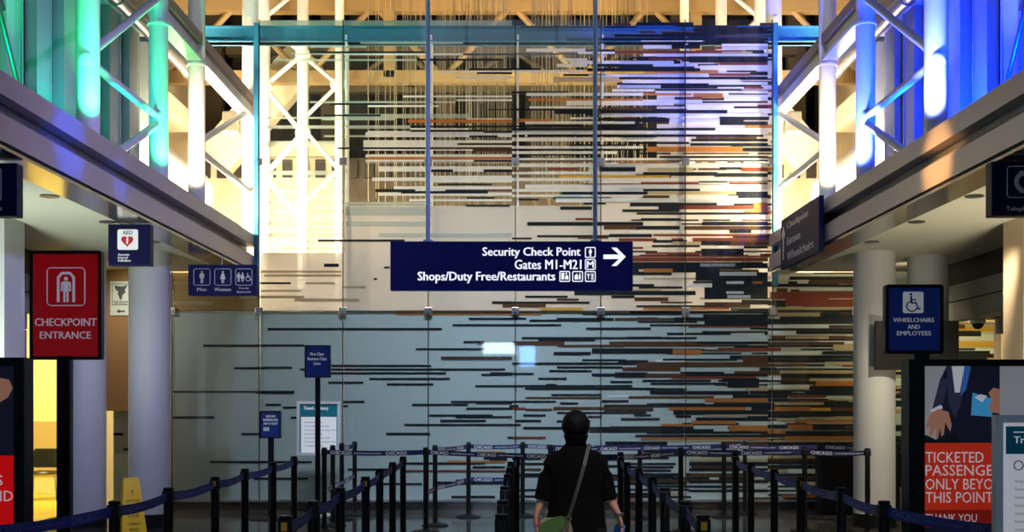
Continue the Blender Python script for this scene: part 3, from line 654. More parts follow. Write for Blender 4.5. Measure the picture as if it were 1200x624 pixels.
    for a1 in ((311, 102), (355, 64), (396, 99), (355, 156), (311, 206)): m = MB(); m.sphere(L(q(*a1)), .13, m='white_paint', sy=.5); m.build('gusset', T, smooth=True)
    # sloping duct behind the tower
    m = MB(); m.box(-.35, .35, -.2, .2, -1.3, 1.3, 'cream_wall', bevel=.03)
    o = m.build('sloping_duct', loc=(s*4.6, 22.0, 7.0)); o.rotation_euler = (0, -s*.72, 0)
    tag(o, 'tan sloping rectangular duct behind the %s lattice tower' % nm, 'duct')
    # gallery side braces and work lamps
    m = MB(); m.box(-.12, .12, -.1, .1, -.16, .16, 'tube_metal', bevel=.02); m.box(min(0, -s*.33), max(0, -s*.33), -.02, .02, -.02, .02, 'tube_metal')
    tag(m.build('floodlight', loc=(s*4.2, 17.9, 5.75)), 'boxy floodlight fixed high in the %s gallery by the end post' % nm, 'lamp')

# roof trusses of the far hall
for k, (Y, ya, yb) in enumerate(((21.5, 6, 92), (26.0, 58, 104))):
    T = empty('roof_truss', (0, Y, P(0, yb, Y).z), 'golden roof truss crossing the far hall, %s of the two' % ('nearer' if k == 0 else 'farther and dimmer'), 'truss')
    TM = 'gold_beam' if k == 0 else 'gold_beam_dim'
    z1, z0 = P(0, ya, Y).z, P(0, yb, Y).z; O = T.location
    xa, xb = -6.2, 6.2
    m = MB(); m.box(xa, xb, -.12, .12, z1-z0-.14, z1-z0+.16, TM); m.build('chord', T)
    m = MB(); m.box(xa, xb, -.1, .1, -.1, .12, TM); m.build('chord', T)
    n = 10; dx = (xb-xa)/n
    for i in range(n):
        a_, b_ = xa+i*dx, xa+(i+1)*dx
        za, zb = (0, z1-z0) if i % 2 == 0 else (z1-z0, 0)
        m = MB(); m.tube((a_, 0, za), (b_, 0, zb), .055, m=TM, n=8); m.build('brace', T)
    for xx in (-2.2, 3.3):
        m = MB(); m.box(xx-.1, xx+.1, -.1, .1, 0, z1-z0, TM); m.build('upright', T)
# hanging strings of the suspended artwork
m = MB(); random.seed(3)
for a, b_, n, bot in ((430, 470, 6, 250), (470, 548, 16, 255), (545, 598, 22, 245), (622, 660, 20, 240), (660, 760, 24, 235), (430, 600, 10, 130)):
    for i in range(n):
        px = a+(b_-a)*(i+random.random())/n; Y = random.uniform(18.5, 20.5); p = P(px, bot+random.uniform(-20, 10), Y)
        m.box(p.x-.0045, p.x+.0045, p.y-.0045, p.y+.0045, p.z, 8.9, 'shaft_string')
tag(m.build('hanging_strings'), 'fine pale strings hanging in a dense curtain behind the glass', 'string curtain', kind='stuff')
# ------------------------------------------------------------------ hanging and standing signs
ORD = ('first', 'second', 'third', 'fourth', 'fifth', 'sixth', 'seventh', 'eighth', 'ninth', 'tenth', 'eleventh', 'twelfth')
def sign_root(name, px0, px1, py0, py1, Y, label, cat='sign', rz=0):
    """Empty at the sign's bottom centre; returns root, width, height and a px->local converter"""
    a, b = P(px0, py1, Y), P(px1, py0, Y)
    root = empty(name, ((a.x+b.x)/2, Y, a.z), label, cat, rz=rz)
    w_, h_ = b.x-a.x, b.z-a.z
    cv = lambda px, py: ((px-px0)/(px1-px0)*w_-w_/2, (py1-py)/(py1-py0)*h_)
    return root, w_, h_, cv
def let(root, cv, items, m, y, bold=0.03, name='lettering'):
    mb = MB()
    for body, x0, x1, y0, y1 in items:
        (a, zb), (b, zt) = cv(x0, y1), cv(x1, y0); lettering(mb, body, a, b, zb, zt, y, m, bold)
    return mb.build(name, root)

# big overhead sign
R, w_, h_, cv = sign_root('hanging_sign', 458, 741, 284, 341, 12.0, 'big dark blue overhead sign with white arrow reading Security Check Point, Gates M1-M21')
MB().box(-w_/2, w_/2, -.06, .06, 0, h_, 'navy_deep', bevel=.006).build('panel', R)
let(R, cv, [('Security Check Point', 565.5, 680, 291, 304), ('Gates M1-M21', 603, 681, 305.5, 316.5), ('Shops/Duty Free/Restaurants', 490, 650.5, 319.5, 333)], 'white_lit', -.0625, .025)
m = MB(); pxm = w_/283
for cx_, cy_ in ((691.3, 297), (691.3, 311), (661.5, 325), (676.5, 325), (691.3, 325)):
    x, z = cv(cx_, cy_); icon_frame(m, x, z, 12.5*pxm, -.06, 'white_lit', .009)
x, z = cv(691.3, 297); icon_person(m, x, z, 9*pxm, -.06, 'white_lit')
x, z = cv(691.3, 311); lettering(m, 'M', x-.035, x+.035, z-.033, z+.033, -.0625, 'white_lit', .04)
x, z = cv(661.5, 325); m.box(x-.035, x-.005, -.063, -.06, z-.03, z+.035, 'white_lit'); m.poly([(x+.005, z-.03), (x+.035, z-.03), (x+.035, z+.0), (x+.02, z+.02), (x+.005, z+0)], -.063, -.06, 'white_lit'); m.poly([(x+.01+a, z+.03+b) for a, b in circ(0.005, 0, .009, 8)], -.063, -.06, 'white_lit')
x, z = cv(676.5, 325); m.poly([(x-.03, z-.03), (x+.005, z-.03), (x+.005, z+.005), (x-.01, z+.03), (x-.03, z+.005)], -.063, -.06, 'white_lit'); m.box(x+.014, x+.03, -.063, -.06, z-.03, z+.015, 'white_lit'); m.box(x+.018, x+.026, -.063, -.06, z+.015, z+.035, 'white_lit')
x, z = cv(691.3, 325); m.poly([(x-.035, z+.025), (x-.002, z+.025), (x-.015, z+.005), (x-.015, z-.025), (x-.022, z-.025), (x-.022, z+.005)], -.063, -.06, 'white_lit'); m.box(x+.008, x+.014, -.063, -.06, z-.035, z+.03, 'white_lit'); m.box(x+.022, x+.03, -.063, -.06, z-.035, z+.03, 'white_lit')
m.build('pictograms', R)
m = MB(); AR = [(706.5, 299.5), (725, 299.5), (716, 291.5), (722, 291.5), (732.5, 302), (722, 312.7), (716, 312.7), (725, 304.6), (706.5, 304.6)]
m.poly([cv(*p) for p in AR], -.063, -.06, 'white_lit'); m.build('arrow', R)
for px in (501.5, 697.5):
    x, z = cv(px, 284); m = MB(); m.tube((x, 0, h_), (x, 0, 9.0), .022, m='rod', n=20); m.tube((x, 0, h_), (x, 0, h_+.02), .05, m='rod', n=20); m.build('hanger_rod', R, smooth=True)

def hanging_box(name, px0, px1, py0, py1, Y, label, rod_px=None, depth=.06, body='navy', cat='sign'):
    R, w_, h_, cv = sign_root(name, px0, px1, py0, py1, Y, label, cat)
    MB().box(-w_/2, w_/2, -depth, depth, 0, h_, body, bevel=.004).build('panel', R)
    top = ZS-R.location.z
    for p in (rod_px or []):
        x, _ = cv(p, py0); m = MB(); m.tube((x, 0, h_), (x, 0, top), .012, m='steel', n=12); m.lathe([(.045, 0), (.045, .012)], (x, 0, top-.012), 'steel', 16); m.build('hanger_rod', R, smooth=True)
    return R, w_, h_, cv
# defibrillator sign
R, w_, h_, cv = hanging_box('hanging_sign', 129, 178, 264, 312, 12.4, 'square navy hanging sign with a red heart on a white panel marked AED', [154])
m = MB(); a, b = cv(140, 294), cv(164, 270); m.poly(rrect(a[0], b[0], a[1], b[1], .02), -.064, -.06, 'white_print'); m.build('pictogram_panel', R)
let(R, cv, [('AED', 146, 158, 271.5, 276)], 'dark_print', -.0655, .03)
m = MB(); cx_, cz_ = cv(151.5, 283.5); hs = .062
pts = [(16*math.sin(t)**3/16*hs, (13*math.cos(t)-5*math.cos(2*t)-2*math.cos(3*t)-math.cos(4*t))/16*hs) for t in [2*PI*i/28 for i in range(28)]]
m.poly([(cx_+a, cz_+b) for a, b in pts], -.068, -.064, 'sign_red')
m.poly([(cx_+a*hs, cz_+b*hs) for a, b in ((.05, .5), (-.25, .05), (-.02, .1), (-.12, -.2), (-.22, -.2), (.05, -.62), (.2, -.12), (.08, -.14), (.28, .22), (.06, .16), (.2, .5))], -.071, -.067, 'white_print'); m.build('heart', R)
let(R, cv, [('Automatic', 140.5, 154, 298, 300.8), ('External', 140.5, 152, 301.6, 304.2), ('Defibrillator', 140.5, 156, 305, 307.8)], 'white_print', -.062, .03)
# restroom sign
R, w_, h_, cv = hanging_box('hanging_sign', 222, 302, 311, 347, 15.4, 'wide dark navy hanging sign with three restroom pictograms at left', [260], body='navy_deep')
m = MB()
for px in (238, 262.5, 287): x, z = cv(px, 325.5); icon_frame(m, x, z, .215, -.06, 'white_dim', .006)
x, z = cv(238, 325.5); icon_person(m, x, z, .155, -.06, 'white_dim')
x, z = cv(262.5, 325.5); icon_person(m, x, z, .155, -.06, 'white_dim', True)
x, z = cv(281, 325.5); icon_person(m, x, z, .12, -.06, 'white_dim'); x, z = cv(285.5, 325.5); icon_person(m, x, z, .12, -.06, 'white_dim', True)
x, z = cv(292.5, 325.5); icon_wheelchair(m, x, z, .11, -.06, 'white_dim'); m.build('pictograms', R)
let(R, cv, [('Men', 232.5, 243.5, 338, 342), ('Women', 252.5, 272, 338, 342), ('Family', 281.5, 293, 337.5, 340), ('Restroom', 279, 295, 341.5, 344)], 'white_dim', -.062, .02)
# left edge sign
R, w_, h_, cv = hanging_box('hanging_sign', -48, 23.5, 193, 255, 9.2, 'dark navy hanging sign cut off by the left edge above the red checkpoint sign', [-12], body='navy')
m = MB(); x, z = cv(-14, 218); icon_frame(m, x, z, .26, -.06, 'white_dim', .007); icon_person(m, x, z, .19, -.06, 'white_dim'); m.build('pictograms', R)
let(R, cv, [('Telephones', -34, 6.5, 243, 250)], 'white_dim', -.062, .02)
# telephone sign
R, w_, h_, cv = hanging_box('hanging_sign', 1158.5, 1226, 191, 254.5, 9.2, 'dark navy hanging Telephone sign with a handset at the right edge under the soffit', [1190], body='navy')
m = MB(); x, z = cv(1194.5, 215); icon_frame(m, x, z, .245, -.06, 'white_dim', .007)
o_, q_ = [], []
for i in range(11):
    a = math.radians(115+130*i/10); o_.append((x+.02+.085*math.cos(a), z+.085*math.sin(a))); q_.append((x+.02+.05*math.cos(a), z+.05*math.sin(a)))
for i in range(10): m.poly([o_[i], o_[i+1], q_[i+1], q_[i]], -.063, -.06, 'white_dim')
m.poly(rrect(x-.025, x+.03, z+.045, z+.085, .01), -.064, -.06, 'white_dim'); m.poly(rrect(x-.025, x+.03, z-.085, z-.045, .01), -.064, -.06, 'white_dim'); m.build('pictogram', R)
let(R, cv, [('Telephones', 1175, 1214, 243.5, 250.5)], 'white_dim', -.062, .02)
# angled sign fixed flat to the right fascia
R = empty('wall_sign', (3.64, 15.05, 3.34), 'long navy sign fixed sideways on the right gallery edge by the glass wall', 'sign', rz=-PI/2)
MB().box(-1.0, 1.0, -.03, .03, 0, .66, 'navy', bevel=.004).build('panel', R)
m = MB(); lettering(m, 'Checkpoint', -.62, .5, .47, .58, -.0325, 'white_dim', .02); lettering(m, 'Entrance', -.62, .1, .28, .38, -.0325, 'white_dim', .02); lettering(m, 'Wheelchairs', -.62, .75, .08, .19, -.0325, 'white_dim', .02); m.build('lettering', R)
m = MB(); m.poly([(-.86, .12), (-.82, .12), (-.82, .46), (-.76, .40), (-.76, .46), (-.84, .56), (-.92, .46), (-.92, .40), (-.86, .46)], -.033, -.03, 'white_dim'); m.build('arrow', R)
# shelter notices
for px0, px1, py0, py1, Y, lab in ((129.5, 154, 330, 370, 16.9, 'pale green shelter notice with black tornado symbol and arrow between the two left columns'), (-9, 14, 318, 364, 13.2, 'pale green shelter notice at the left edge beside the red checkpoint sign')):
    R, w_, h_, cv = sign_root('wall_notice', px0, px1, py0, py1, Y, lab, 'notice')
    MB().box(-w_/2, w_/2, -.01, .01, 0, h_, 'shelter_sign').build('panel', R)
    m = MB(); m.ring_frame([(-w_*.42, h_*.3), (w_*.42, h_*.3), (w_*.42, h_*.93), (-w_*.42, h_*.93)], [(-w_*.40, h_*.315), (w_*.40, h_*.315), (w_*.40, h_*.915), (-w_*.40, h_*.915)], -.013, -.01, 'dark_print')
    m.poly([(w_*a, h_*b) for a, b in ((-.3, .88), (-.12, .85), (.1, .85), (.32, .9), (.2, .74), (.24, .68), (.08, .6), (.06, .5), (-.02, .44), (-.06, .52), (-.14, .62), (-.12, .7), (-.24, .76))], -.014, -.01, 'dark_print'); m.build('tornado_symbol', R)
    m = MB(); m.poly([(w_*a, h_*b) for a, b in ((-.2, .12), (-.05, .18), (-.05, .14), (.2, .14), (.2, .10), (-.05, .10), (-.05, .06))], -.013, -.01, 'dark_print'); m.build('arrow', R)
    m = MB(); lettering(m, 'SEVERE WEATHER', -w_*.36, w_*.36, h_*.375, h_*.42, -.0125, 'dark_print', .03); lettering(m, 'SHELTER AREA', -w_*.3, w_*.3, h_*.325, h_*.365, -.0125, 'dark_print', .03); m.build('lettering', R)
    if px0 > 0: m = MB(); m.box(-.26, .26, .012, .04, -1.35, 1.2, 'tan_wall'); m.build('backing_board', R)
    else: m = MB(); m.tube((0, 0, h_), (0, 0, ZS-R.location.z), .012, m='steel', n=12); m.build('hanger_rod', R)

def pole_sign(px0, px1, py0, py1, Y, label, face, pole_w, pole_dx=0, fr=.05, basew=.3, base=True):
    R, w_, h_, cv0 = sign_root('stand_sign', px0, px1, py0, py1, Y, label)
    zb = R.location.z; R.location.z = 0
    cv = lambda a, b: (cv0(a, b)[0], cv0(a, b)[1]+zb)
    m = MB(); m.ring_frame(rrect(-w_/2, w_/2, zb, zb+h_, fr*.8), rrect(-w_/2+fr, w_/2-fr, zb+fr, zb+h_-fr, fr*.3), -.035, .035, 'black_satin'); m.build('frame', R)
    m = MB(); m.box(-w_/2+fr*.7, w_/2-fr*.7, -.02, .02, zb+fr*.7, zb+h_-fr*.7, face); m.build('panel', R)
    m = MB(); m.box(pole_dx-pole_w/2, pole_dx+pole_w/2, .0 if pole_w < .08 else -.03, .05, .02, zb+.03, 'black_satin', bevel=.006); m.build('pole', R)
    m = MB(); m.lathe([(basew/2, 0), (basew/2, .012), (basew/2*.6, .03)], (pole_dx, .01, 0), 'black', 28); m.build('base', R)
    return R, w_, h_, cv
# red checkpoint entrance sign
R, w_, h_, cv = pole_sign(36.5, 120.5, 294.5, 422, 9.3, 'tall red CHECKPOINT ENTRANCE sign with black frame on a thick black post', 'sign_red', .105, -.02, .025, .5)
m = MB(); x, z = cv(78.5, 336.5)
icon_frame(m, x, z, .30, -.02, 'white_print', .007)
m.ring_frame([(x-.07, z-.12), (x+.07, z-.12), (x+.07, z+.075), (x+.035, z+.115), (x-.035, z+.115), (x-.07, z+.075)], [(x-.05, z-.12), (x+.05, z-.12), (x+.05, z+.065), (x+.028, z+.095), (x-.028, z+.095), (x-.05, z+.065)], -.023, -.02, 'white_print')
icon_person(m, x, z-.02, .20, -.02, 'white_print'); m.build('pictogram', R)
let(R, cv, [('CHECKPOINT', 42, 114.5, 373.5, 382.5), ('ENTRANCE', 48, 108, 389, 397.5)], 'white_print', -.0225, .03)
# wheelchairs and employees sign
R, w_, h_, cv = pole_sign(1036, 1104, 334, 415.5, 9.3, 'blue WHEELCHAIRS AND EMPLOYEES sign on a black post in front of the right columns', 'sign_blue', .12, .06, .027, .5)
m = MB(); x, z = cv(1069, 355); m.poly(rrect(x-.08, x+.08, z-.083, z+.083, .015), -.023, -.02, 'white_print'); m.build('pictogram_panel', R)
m = MB(); icon_wheelchair(m, x, z, .15, -.023, 'sign_blue'); m.build('pictogram', R)
let(R, cv, [('WHEELCHAIRS', 1045.5, 1093.5, 373, 378), ('AND', 1062.5, 1077, 381, 386), ('EMPLOYEES', 1050, 1090, 388.5, 393.5)], 'white_print', -.0225, .03)
# first class sign
R, w_, h_, cv = pole_sign(357.5, 387.5, 405, 443, 13.3, 'small navy sign reading First Class, Business Class on a tall thin black post', 'sign_blue', .055, -.005, .012, .36)
let(R, cv, [('First Class', 364, 380, 413.5, 417), ('Business Class', 361, 383, 419, 422.5), ('Lines', 368, 376, 424.5, 428)], 'white_print', -.0225, .02)
# low information sign on a post near the wall
R, w_, h_, cv = pole_sign(305, 329.5, 482, 514, 16.0, 'little blue information sign on a short black post near the white poster frame', 'sign_blue', .075, .0, .016, .62)
let(R, cv, [('PLEASE HAVE', 312, 323, 487, 489.5), ('BOARDING PASS', 309, 326, 491, 494), ('AND ID READY', 309, 326, 495.5, 498)], 'white_print', -.0225, .02)
m = MB(); a, b = cv(309, 505.5), cv(316, 501); m.box(a[0], b[0], -.023, -.02, a[1], b[1], 'white_dim'); m.build('logo_box', R)
# white framed poster near the wall
R, w_, h_, cv = sign_root('poster_stand', 348, 399, 470.5, 534, 16.5, 'white framed poster stand with a teal heading in front of the glass wall', 'poster stand')
zb = R.location.z; R.location.z = 0
cvz = lambda a, b: (cv(a, b)[0], cv(a, b)[1]+zb)
m = MB(); m.ring_frame([(-w_/2, zb), (w_/2, zb), (w_/2, zb+h_), (-w_/2, zb+h_)], [(-w_/2+.04, zb+.04), (w_/2-.04, zb+.04), (w_/2-.04, zb+h_-.04), (-w_/2+.04, zb+h_-.04)], -.025, .025, 'frame_white'); m.build('frame', R)
m = MB(); m.box(-w_/2+.03, w_/2-.03, -.012, .012, zb+.03, zb+h_-.03, 'teal'); m.build('panel', R)
m = MB(); a, b = cvz(353, 531), cvz(394.5, 489); m.box(a[0], b[0], -.016, -.012, a[1], b[1], 'print_white')
m.build('sheet', R)
mm = MB()
for i in range(7): a, b = cvz(357, 496+i*4.6), cvz(378+8*(i % 3), 494.3+i*4.6); lettering(mm, 'Travel information line', a[0], b[0], a[1], b[1], -.018, 'teal', .02)
a, b = cvz(356, 482), cvz(385, 476.5); lettering(mm, 'Travel Advisory', a[0], b[0], a[1], b[1], -.018, 'print_white', .03); mm.build('lettering', R)
m = MB(); m.tube((0, 0, 0.03), (0, 0, zb), .022, m='frame_white'); m.build('pole', R, smooth=True); m = MB(); m.lathe([(.2, 0), (.2, .012), (.1, .03)], (0, 0, 0), 'frame_white', 24); m.build('base', R)

# ------------------------------------------------------------------ advertising stands
def ad_figure(R, x, z, k, side):
    """printed picture of a suited traveller with a card: flat shapes on the poster; x, z = poster origin, k = scale"""
    y = -.034
    S_ = lambda pts: [(x+a*k, z+b*k) for a, b in pts]
    m = MB()
    m.poly(S_([(.22, 0), (1.0, 0), (1.0, .95), (.34, .95), (.26, .78)]), y-.0012, y, 'suit')
    m.poly(S_([(.34, .95), (.62, .95), (.52, .5), (.44, .3), (.36, .5)]), y-.0018, y, 'suit_light')
    m.poly(S_([(.40, .95), (.56, .95), (.5, .62), (.44, .62)]), y-.0024, y, 'print_white')
    m.poly(S_([(.56, .95), (.64, .95), (.58, .66), (.51, .58)]), y-.0028, y, 'shirt_blue')
    m.poly(S_([(.16, .42), (.30, .5), (.36, .78), (.26, .8)]), y-.0030, y, 'suit_light')
    m.poly(S_([(.14, .40), (.27, .47), (.29, .43), (.17, .36)]), y-.0034, y, 'print_white')
    m.poly(S_([(.14, .37), (.24, .42), (.36, .38), (.40, .22), (.38, .14), (.35, .2), (.32, .26), (.30, .10), (.27, .08), (.26, .2), (.23, .06), (.20, .06), (.20, .2), (.15, .08), (.12, .1), (.13, .22), (.10, .18), (.08, .22)]), y-.0038, y, 'print_skin')
    m.poly(S_([(.0, 0), (.5, 0), (.5, .04), (.44, .13), (.2, .04), (.08, .1)]), y-.0034, y, 'dark_print')
    m.poly(S_([(.64, .34), (.90, .32), (.92, .54), (.66, .62)]), y-.0036, y, 'print_card')
    m.poly(S_([(.68, .56), (.78, .50), (.84, .58), (.76, .60)]), y-.0040, y, 'print_white')
    m.poly(S_([(.88, .38), (1.0, .36), (1.0, .66), (.92, .68), (.86, .62), (.90, .52), (.86, .46)]), y-.0044, y, 'print_skin')
    m.build('printed_picture', R)
# right one: two panels in a black frame
R = empty('advertising_stand', (2.915, 6.45, 0), 'large black framed stand with red TICKETED PASSENGERS ONLY poster at right', 'advertising stand', rz=math.radians(1.5))
W2 = .80; H = 1.79
m = MB(); m.ring_frame([(-W2, .0), (W2, .0), (W2, H), (-W2, H)], [(-W2+.085, .12), (W2-.085, .12), (W2-.085, H-.035), (-W2+.085, H-.035)], -.06, .06, 'black_satin'); m.build('frame', R)
m = MB(); m.box(-W2+.02, W2-.02, -.028, .04, .1, H-.02, 'poster_grey'); m.build('panel', R)
m = MB(); x0, x1 = -W2+.085, W2-.085
m.box(x0, x1, -.034, -.028, .89, 1.343, 'poster_red'); m.box(x0, x1, -.036, -.034, .89, .984, 'poster_dark_red'); m.box(x0, x1, -.034, -.028, .12, .89, 'suit'); m.build('red_panel', R)
m = MB()
for t, wd, zz in (('TICKETED', .315, 1.237), ('PASSENGERS', .45, 1.167), ('ONLY BEYOND', .47, 1.093), ('THIS POINT', .365, 1.022)):
    lettering(m, t, x0+.012, x0+.012+wd, zz, zz+.058, -.0375, 'print_white', .012)
lettering(m, 'THANK YOU', x0+.012, x0+.29, .918, .962, -.0375, 'print_white', .005)
m.build('lettering', R)
ad_figure(R, x0-.02, 1.343, .435, 1)
# left one
R = empty('advertising_stand', (-3.40, 6.45, 0), 'large black framed stand with bright red poster at the left edge', 'advertising stand', rz=math.radians(-1.5))
m = MB(); m.ring_frame([(-W2, .0), (W2, .0), (W2, H+.01), (-W2, H+.01)], [(-W2+.05, .12), (W2-.055, .12), (W2-.055, H-.035), (-W2+.05, H-.035)], -.06, .06, 'black_satin'); m.build('frame', R)
m = MB(); m.box(-W2+.02, W2-.02, -.028, .04, .1, H-.02, 'suit'); m.build('panel', R)
m = MB(); m.box(-W2+.05, W2-.055, -.034, -.028, .12, 1.275, 'red_screen'); m.build('red_panel', R)
m = MB(); xr = W2-.055
lettering(m, 'TICKETED', xr-.56, xr-.2, 1.2, 1.25, -.0375, 'print_white', .012)
lettering(m, 'PASSENGERS', xr-.56, xr-.07, 1.115, 1.17, -.0375, 'print_white', .012)
lettering(m, 'ONLY BEYOND', xr-.56, xr-.015, 1.03, 1.087, -.0375, 'print_white', .012)
m.build('lettering', R)
m = MB(); X_ = xr
m.poly([(X_-.17, 1.30), (X_-.06, 1.30), (X_-.03, 1.62), (X_-.2, 1.70)], -.036, -.028, 'suit'); m.poly([(X_-.20, 1.55), (X_-.10, 1.52), (X_-.10, 1.63), (X_-.19, 1.66)], -.038, -.028, 'print_card')
m.poly([(X_-.115+a*.05, 1.61+b*.055) for a, b in ((-1, -.9), (.2, -1.1), (1.5, -.4), (1.9, .5), (1.5, 1.3), (.4, 1.5), (-.4, 1.1), (-.1, .2), (-.8, -.2))], -.040, -.028, 'print_skin'); m.build('printed_picture', R)
# white notice frame in front, at the right edge
R = empty('notice_stand', (2.115, 4.75, 0), 'white framed travel notice with a teal heading at the right edge', 'notice stand')
w2, zb, h_ = .20, .55, .96
m = MB(); m.ring_frame([(-w2, zb), (w2, zb), (w2, zb+h_), (-w2, zb+h_)], [(-w2+.03, zb+.03), (w2-.03, zb+.03), (w2-.03, zb+h_-.03), (-w2+.03, zb+h_-.03)], -.02, .02, 'frame_white'); m.build('frame', R)
m = MB(); m.box(-w2+.02, w2-.02, -.008, .012, zb+.02, zb+h_-.02, 'print_white'); m.build('panel', R)
m = MB(); m.box(-w2+.045, w2-.045, -.0105, -.008, zb+h_-.155, zb+h_-.045, 'teal'); m.build('heading', R)
m = MB(); lettering(m, 'Travel Info', -w2+.075, -w2+.26, zb+h_-.112, zb+h_-.085, -.012, 'print_white', .03); m.box(-w2+.075, w2-.07, -.012, -.0105, zb+h_-.07, zb+h_-.066, 'print_white'); m.build('heading_text', R)
m = MB()
for i in range(9): lettering(m, 'Guidance for passengers travelling today', -w2+.08, w2-.08-.03*(i % 2), zb+h_-.27-i*.032, zb+h_-.258-i*.032, -.0105, 'dark_print', .0)
lettering(m, 'Who can travel', -w2+.08, w2-.14, zb+h_-.59, zb+h_-.57, -.0105, 'dark_print', .03)
m.ring_frame([(-w2+.095+a, zb+h_-.2+b) for a, b in circ(0, 0, .02)], [(-w2+.095+a, zb+h_-.2+b) for a, b in circ(0, 0, .016)], -.011, -.008, 'teal'); m.build('lettering', R)
m = MB(); m.tube((0, .02, 0.02), (0, .02, zb+.3), .02, m='frame_white'); m.build('pole', R, smooth=True); m = MB(); m.lathe([(.17, 0), (.17, .012), (.08, .03)], (0, .02, 0), 'frame_white', 24); m.build('base', R)

# ------------------------------------------------------------------ barrier posts with belts
HP = 1.02; ZB = .965
STN = {}
def post(key, X, Y, label, group, tab=False):
    R = empty('barrier_post', (X, Y, 0), label, 'barrier post', group)
    if STN: src = next(iter(STN.values()))
    else: src = None
    if src is None:
        m = MB(); m.lathe([(.17, 0), (.17, .012), (.155, .022), (.07, .034), (.04, .05)], (0, 0, 0), 'black', 32); m.build('base', R, smooth=True)
        m = MB(); m.tube((0, 0, .04), (0, 0, .925), .0305, m='black_satin', n=24); m.build('pole', R, smooth=True)
        m = MB(); m.box(-.034, .034, -.034, .034, .925, 1.0, 'black', bevel=.008); m.lathe([(.03, 1.0), (.033, 1.004), (.033, 1.015), (.028, HP)], (0, 0, 0), 'black_satin', 20); m.build('belt_head', R)
    else:
        for ch in [o for o in COL.objects if o.parent == src and o.name.split('.')[0] in ('base', 'pole', 'belt_head')]:
            c = ch.copy(); COL.objects.link(c); c.parent = R
    if tab: m = MB(); m.box(-.014, .014, -.041, -.034, .95, .99, 'yellow_tag'); m.build('belt_catch', R)
    STN[key] = R; return R
def belt(k0, k1, z0=ZB, z1=ZB, sag=.03, text=True, m_='belt_blue', mt='white_print', big=1.0):
    """ribbon from post k0 to post k1, child of k0; lettering reads in the direction k0 -> k1"""
    R = STN[k0]; a = Vector((0, 0, z0)); b = Vector(STN[k1].location)-Vector(R.location)+Vector((0, 0, z1))
    d = (b-a); L = math.hypot(d.x, d.y); u = Vector((d.x, d.y, 0))/L; nrm = Vector((-u.y, u.x, 0))
    if (Vector(R.location)+d/2).dot(nrm) > 0 and (nrm.y > 0 or abs(nrm.x) > .5) : side = -1
    else: side = -1
    s0, s1 = .035, L-.035
    pt = lambda s_: a + u*s_ + Vector((0, 0, (z1-z0)*s_/L - sag*4*(s_/L)*(1-s_/L)))
    N = 14; hw = .029; th = .0012; m = MB(); rows = []
    for i in range(N+1):
        s_ = s0+(s1-s0)*i/N; p = pt(s_)
        rows.append([m.bm.verts.new(p+nrm*n_*th+Vector((0, 0, z_))) for n_, z_ in ((-1, -hw), (-1, hw), (1, hw), (1, -hw))])
    for r0, r1 in zip(rows, rows[1:]):
        for i in range(4): f = m.bm.faces.new((r0[i], r0[(i+1) % 4], r1[(i+1) % 4], r1[i])); f.material_index = m.mi(m_)
    m.bm.faces.new(rows[0]); m.bm.faces.new(rows[-1])
    o = m.build('belt', R)
    if text:
        m = MB(); s_ = s0+.04; i = 0; 
        def put(body, sa, sb, za, zb):
            vs, fs, w0, h0 = text_mesh(body, .03)
            V = []
            for q in vs:
                sq = sa+(sb-sa)*q[0]/w0; V.append(m.bm.verts.new(pt(sq)-nrm*.0026+Vector((0, 0, za+(zb-za)*q[1]/h0))))
            for f in fs:
                try: m.bm.faces.new([V[k] for k in f]).material_index = m.mi(mt)
                except ValueError: pass
        while s_+.24 < s1:
            put('CHICAGO', s_, s_+.25, -.020, .020)
            if s_+.62 < s1: put("O'HARE INTERNATIONAL AIRPORT", s_+.28, s_+.61, -.009, .006)
            s_ += .66
        if m.bm.verts: m.build('belt_lettering', o)
        else: m.bm.free()
    return o
YS = (5.45, 6.55, 7.58, 8.69, 9.75, 10.8, 11.95)
def row(tag_, Xs, Ys, where, group, tabs=()):
    for i, (x, y) in enumerate(zip(Xs, Ys)):
        post('%s%d' % (tag_, i), x, y, 'black barrier post, %s from the camera in %s' % (ORD[i], where), group, i in tabs)
row('LO', (-2.45, -2.18, -2.18, -2.16, -2.18, -2.16, -2.18), YS, 'the outermost left row', 'posts of the outermost left row', (3,))
row('LI', (-1.08, -1.09, -1.09, -1.065, -1.08, -1.08, -1.09), (5.70,)+YS[1:], 'the row left of the walking person', 'posts of the left inner row', (0, 3))
row('MI', (-.05, -.05, -.045, -.03, -.02, -.01, .046), (5.77, 6.6, 7.7, 9.0, 9.9, 10.9, 11.95), 'the row just left of the walking person', 'posts of the middle row')
row('RI', (.915, .95, .97, 1.02, 1.035, 1.04, 1.085), (5.73,)+YS[1:], 'the row right of the walking person', 'posts of the right inner row', (0,))
row('RO', (2.36, 2.04, 2.09, 2.10, 2.14, 2.16, 2.24), YS, 'the outermost right row', 'posts of the outermost right row', (3,))
for nm in ('LO', 'LI'):
    for i in range(6): belt('%s%d' % (nm, i), '%s%d' % (nm, i+1), sag=.02, m_='belt_row', mt='belt_edge')
for i in range(6): belt('MI%d' % i, 'MI%d' % (i+1), sag=.02, m_='belt_row', mt='belt_edge')
for nm in ('RI', 'RO'):
    for i in range(6, 0, -1): belt('%s%d' % (nm, i), '%s%d' % (nm, i-1), sag=.02, m_='belt_row', mt='belt_edge')
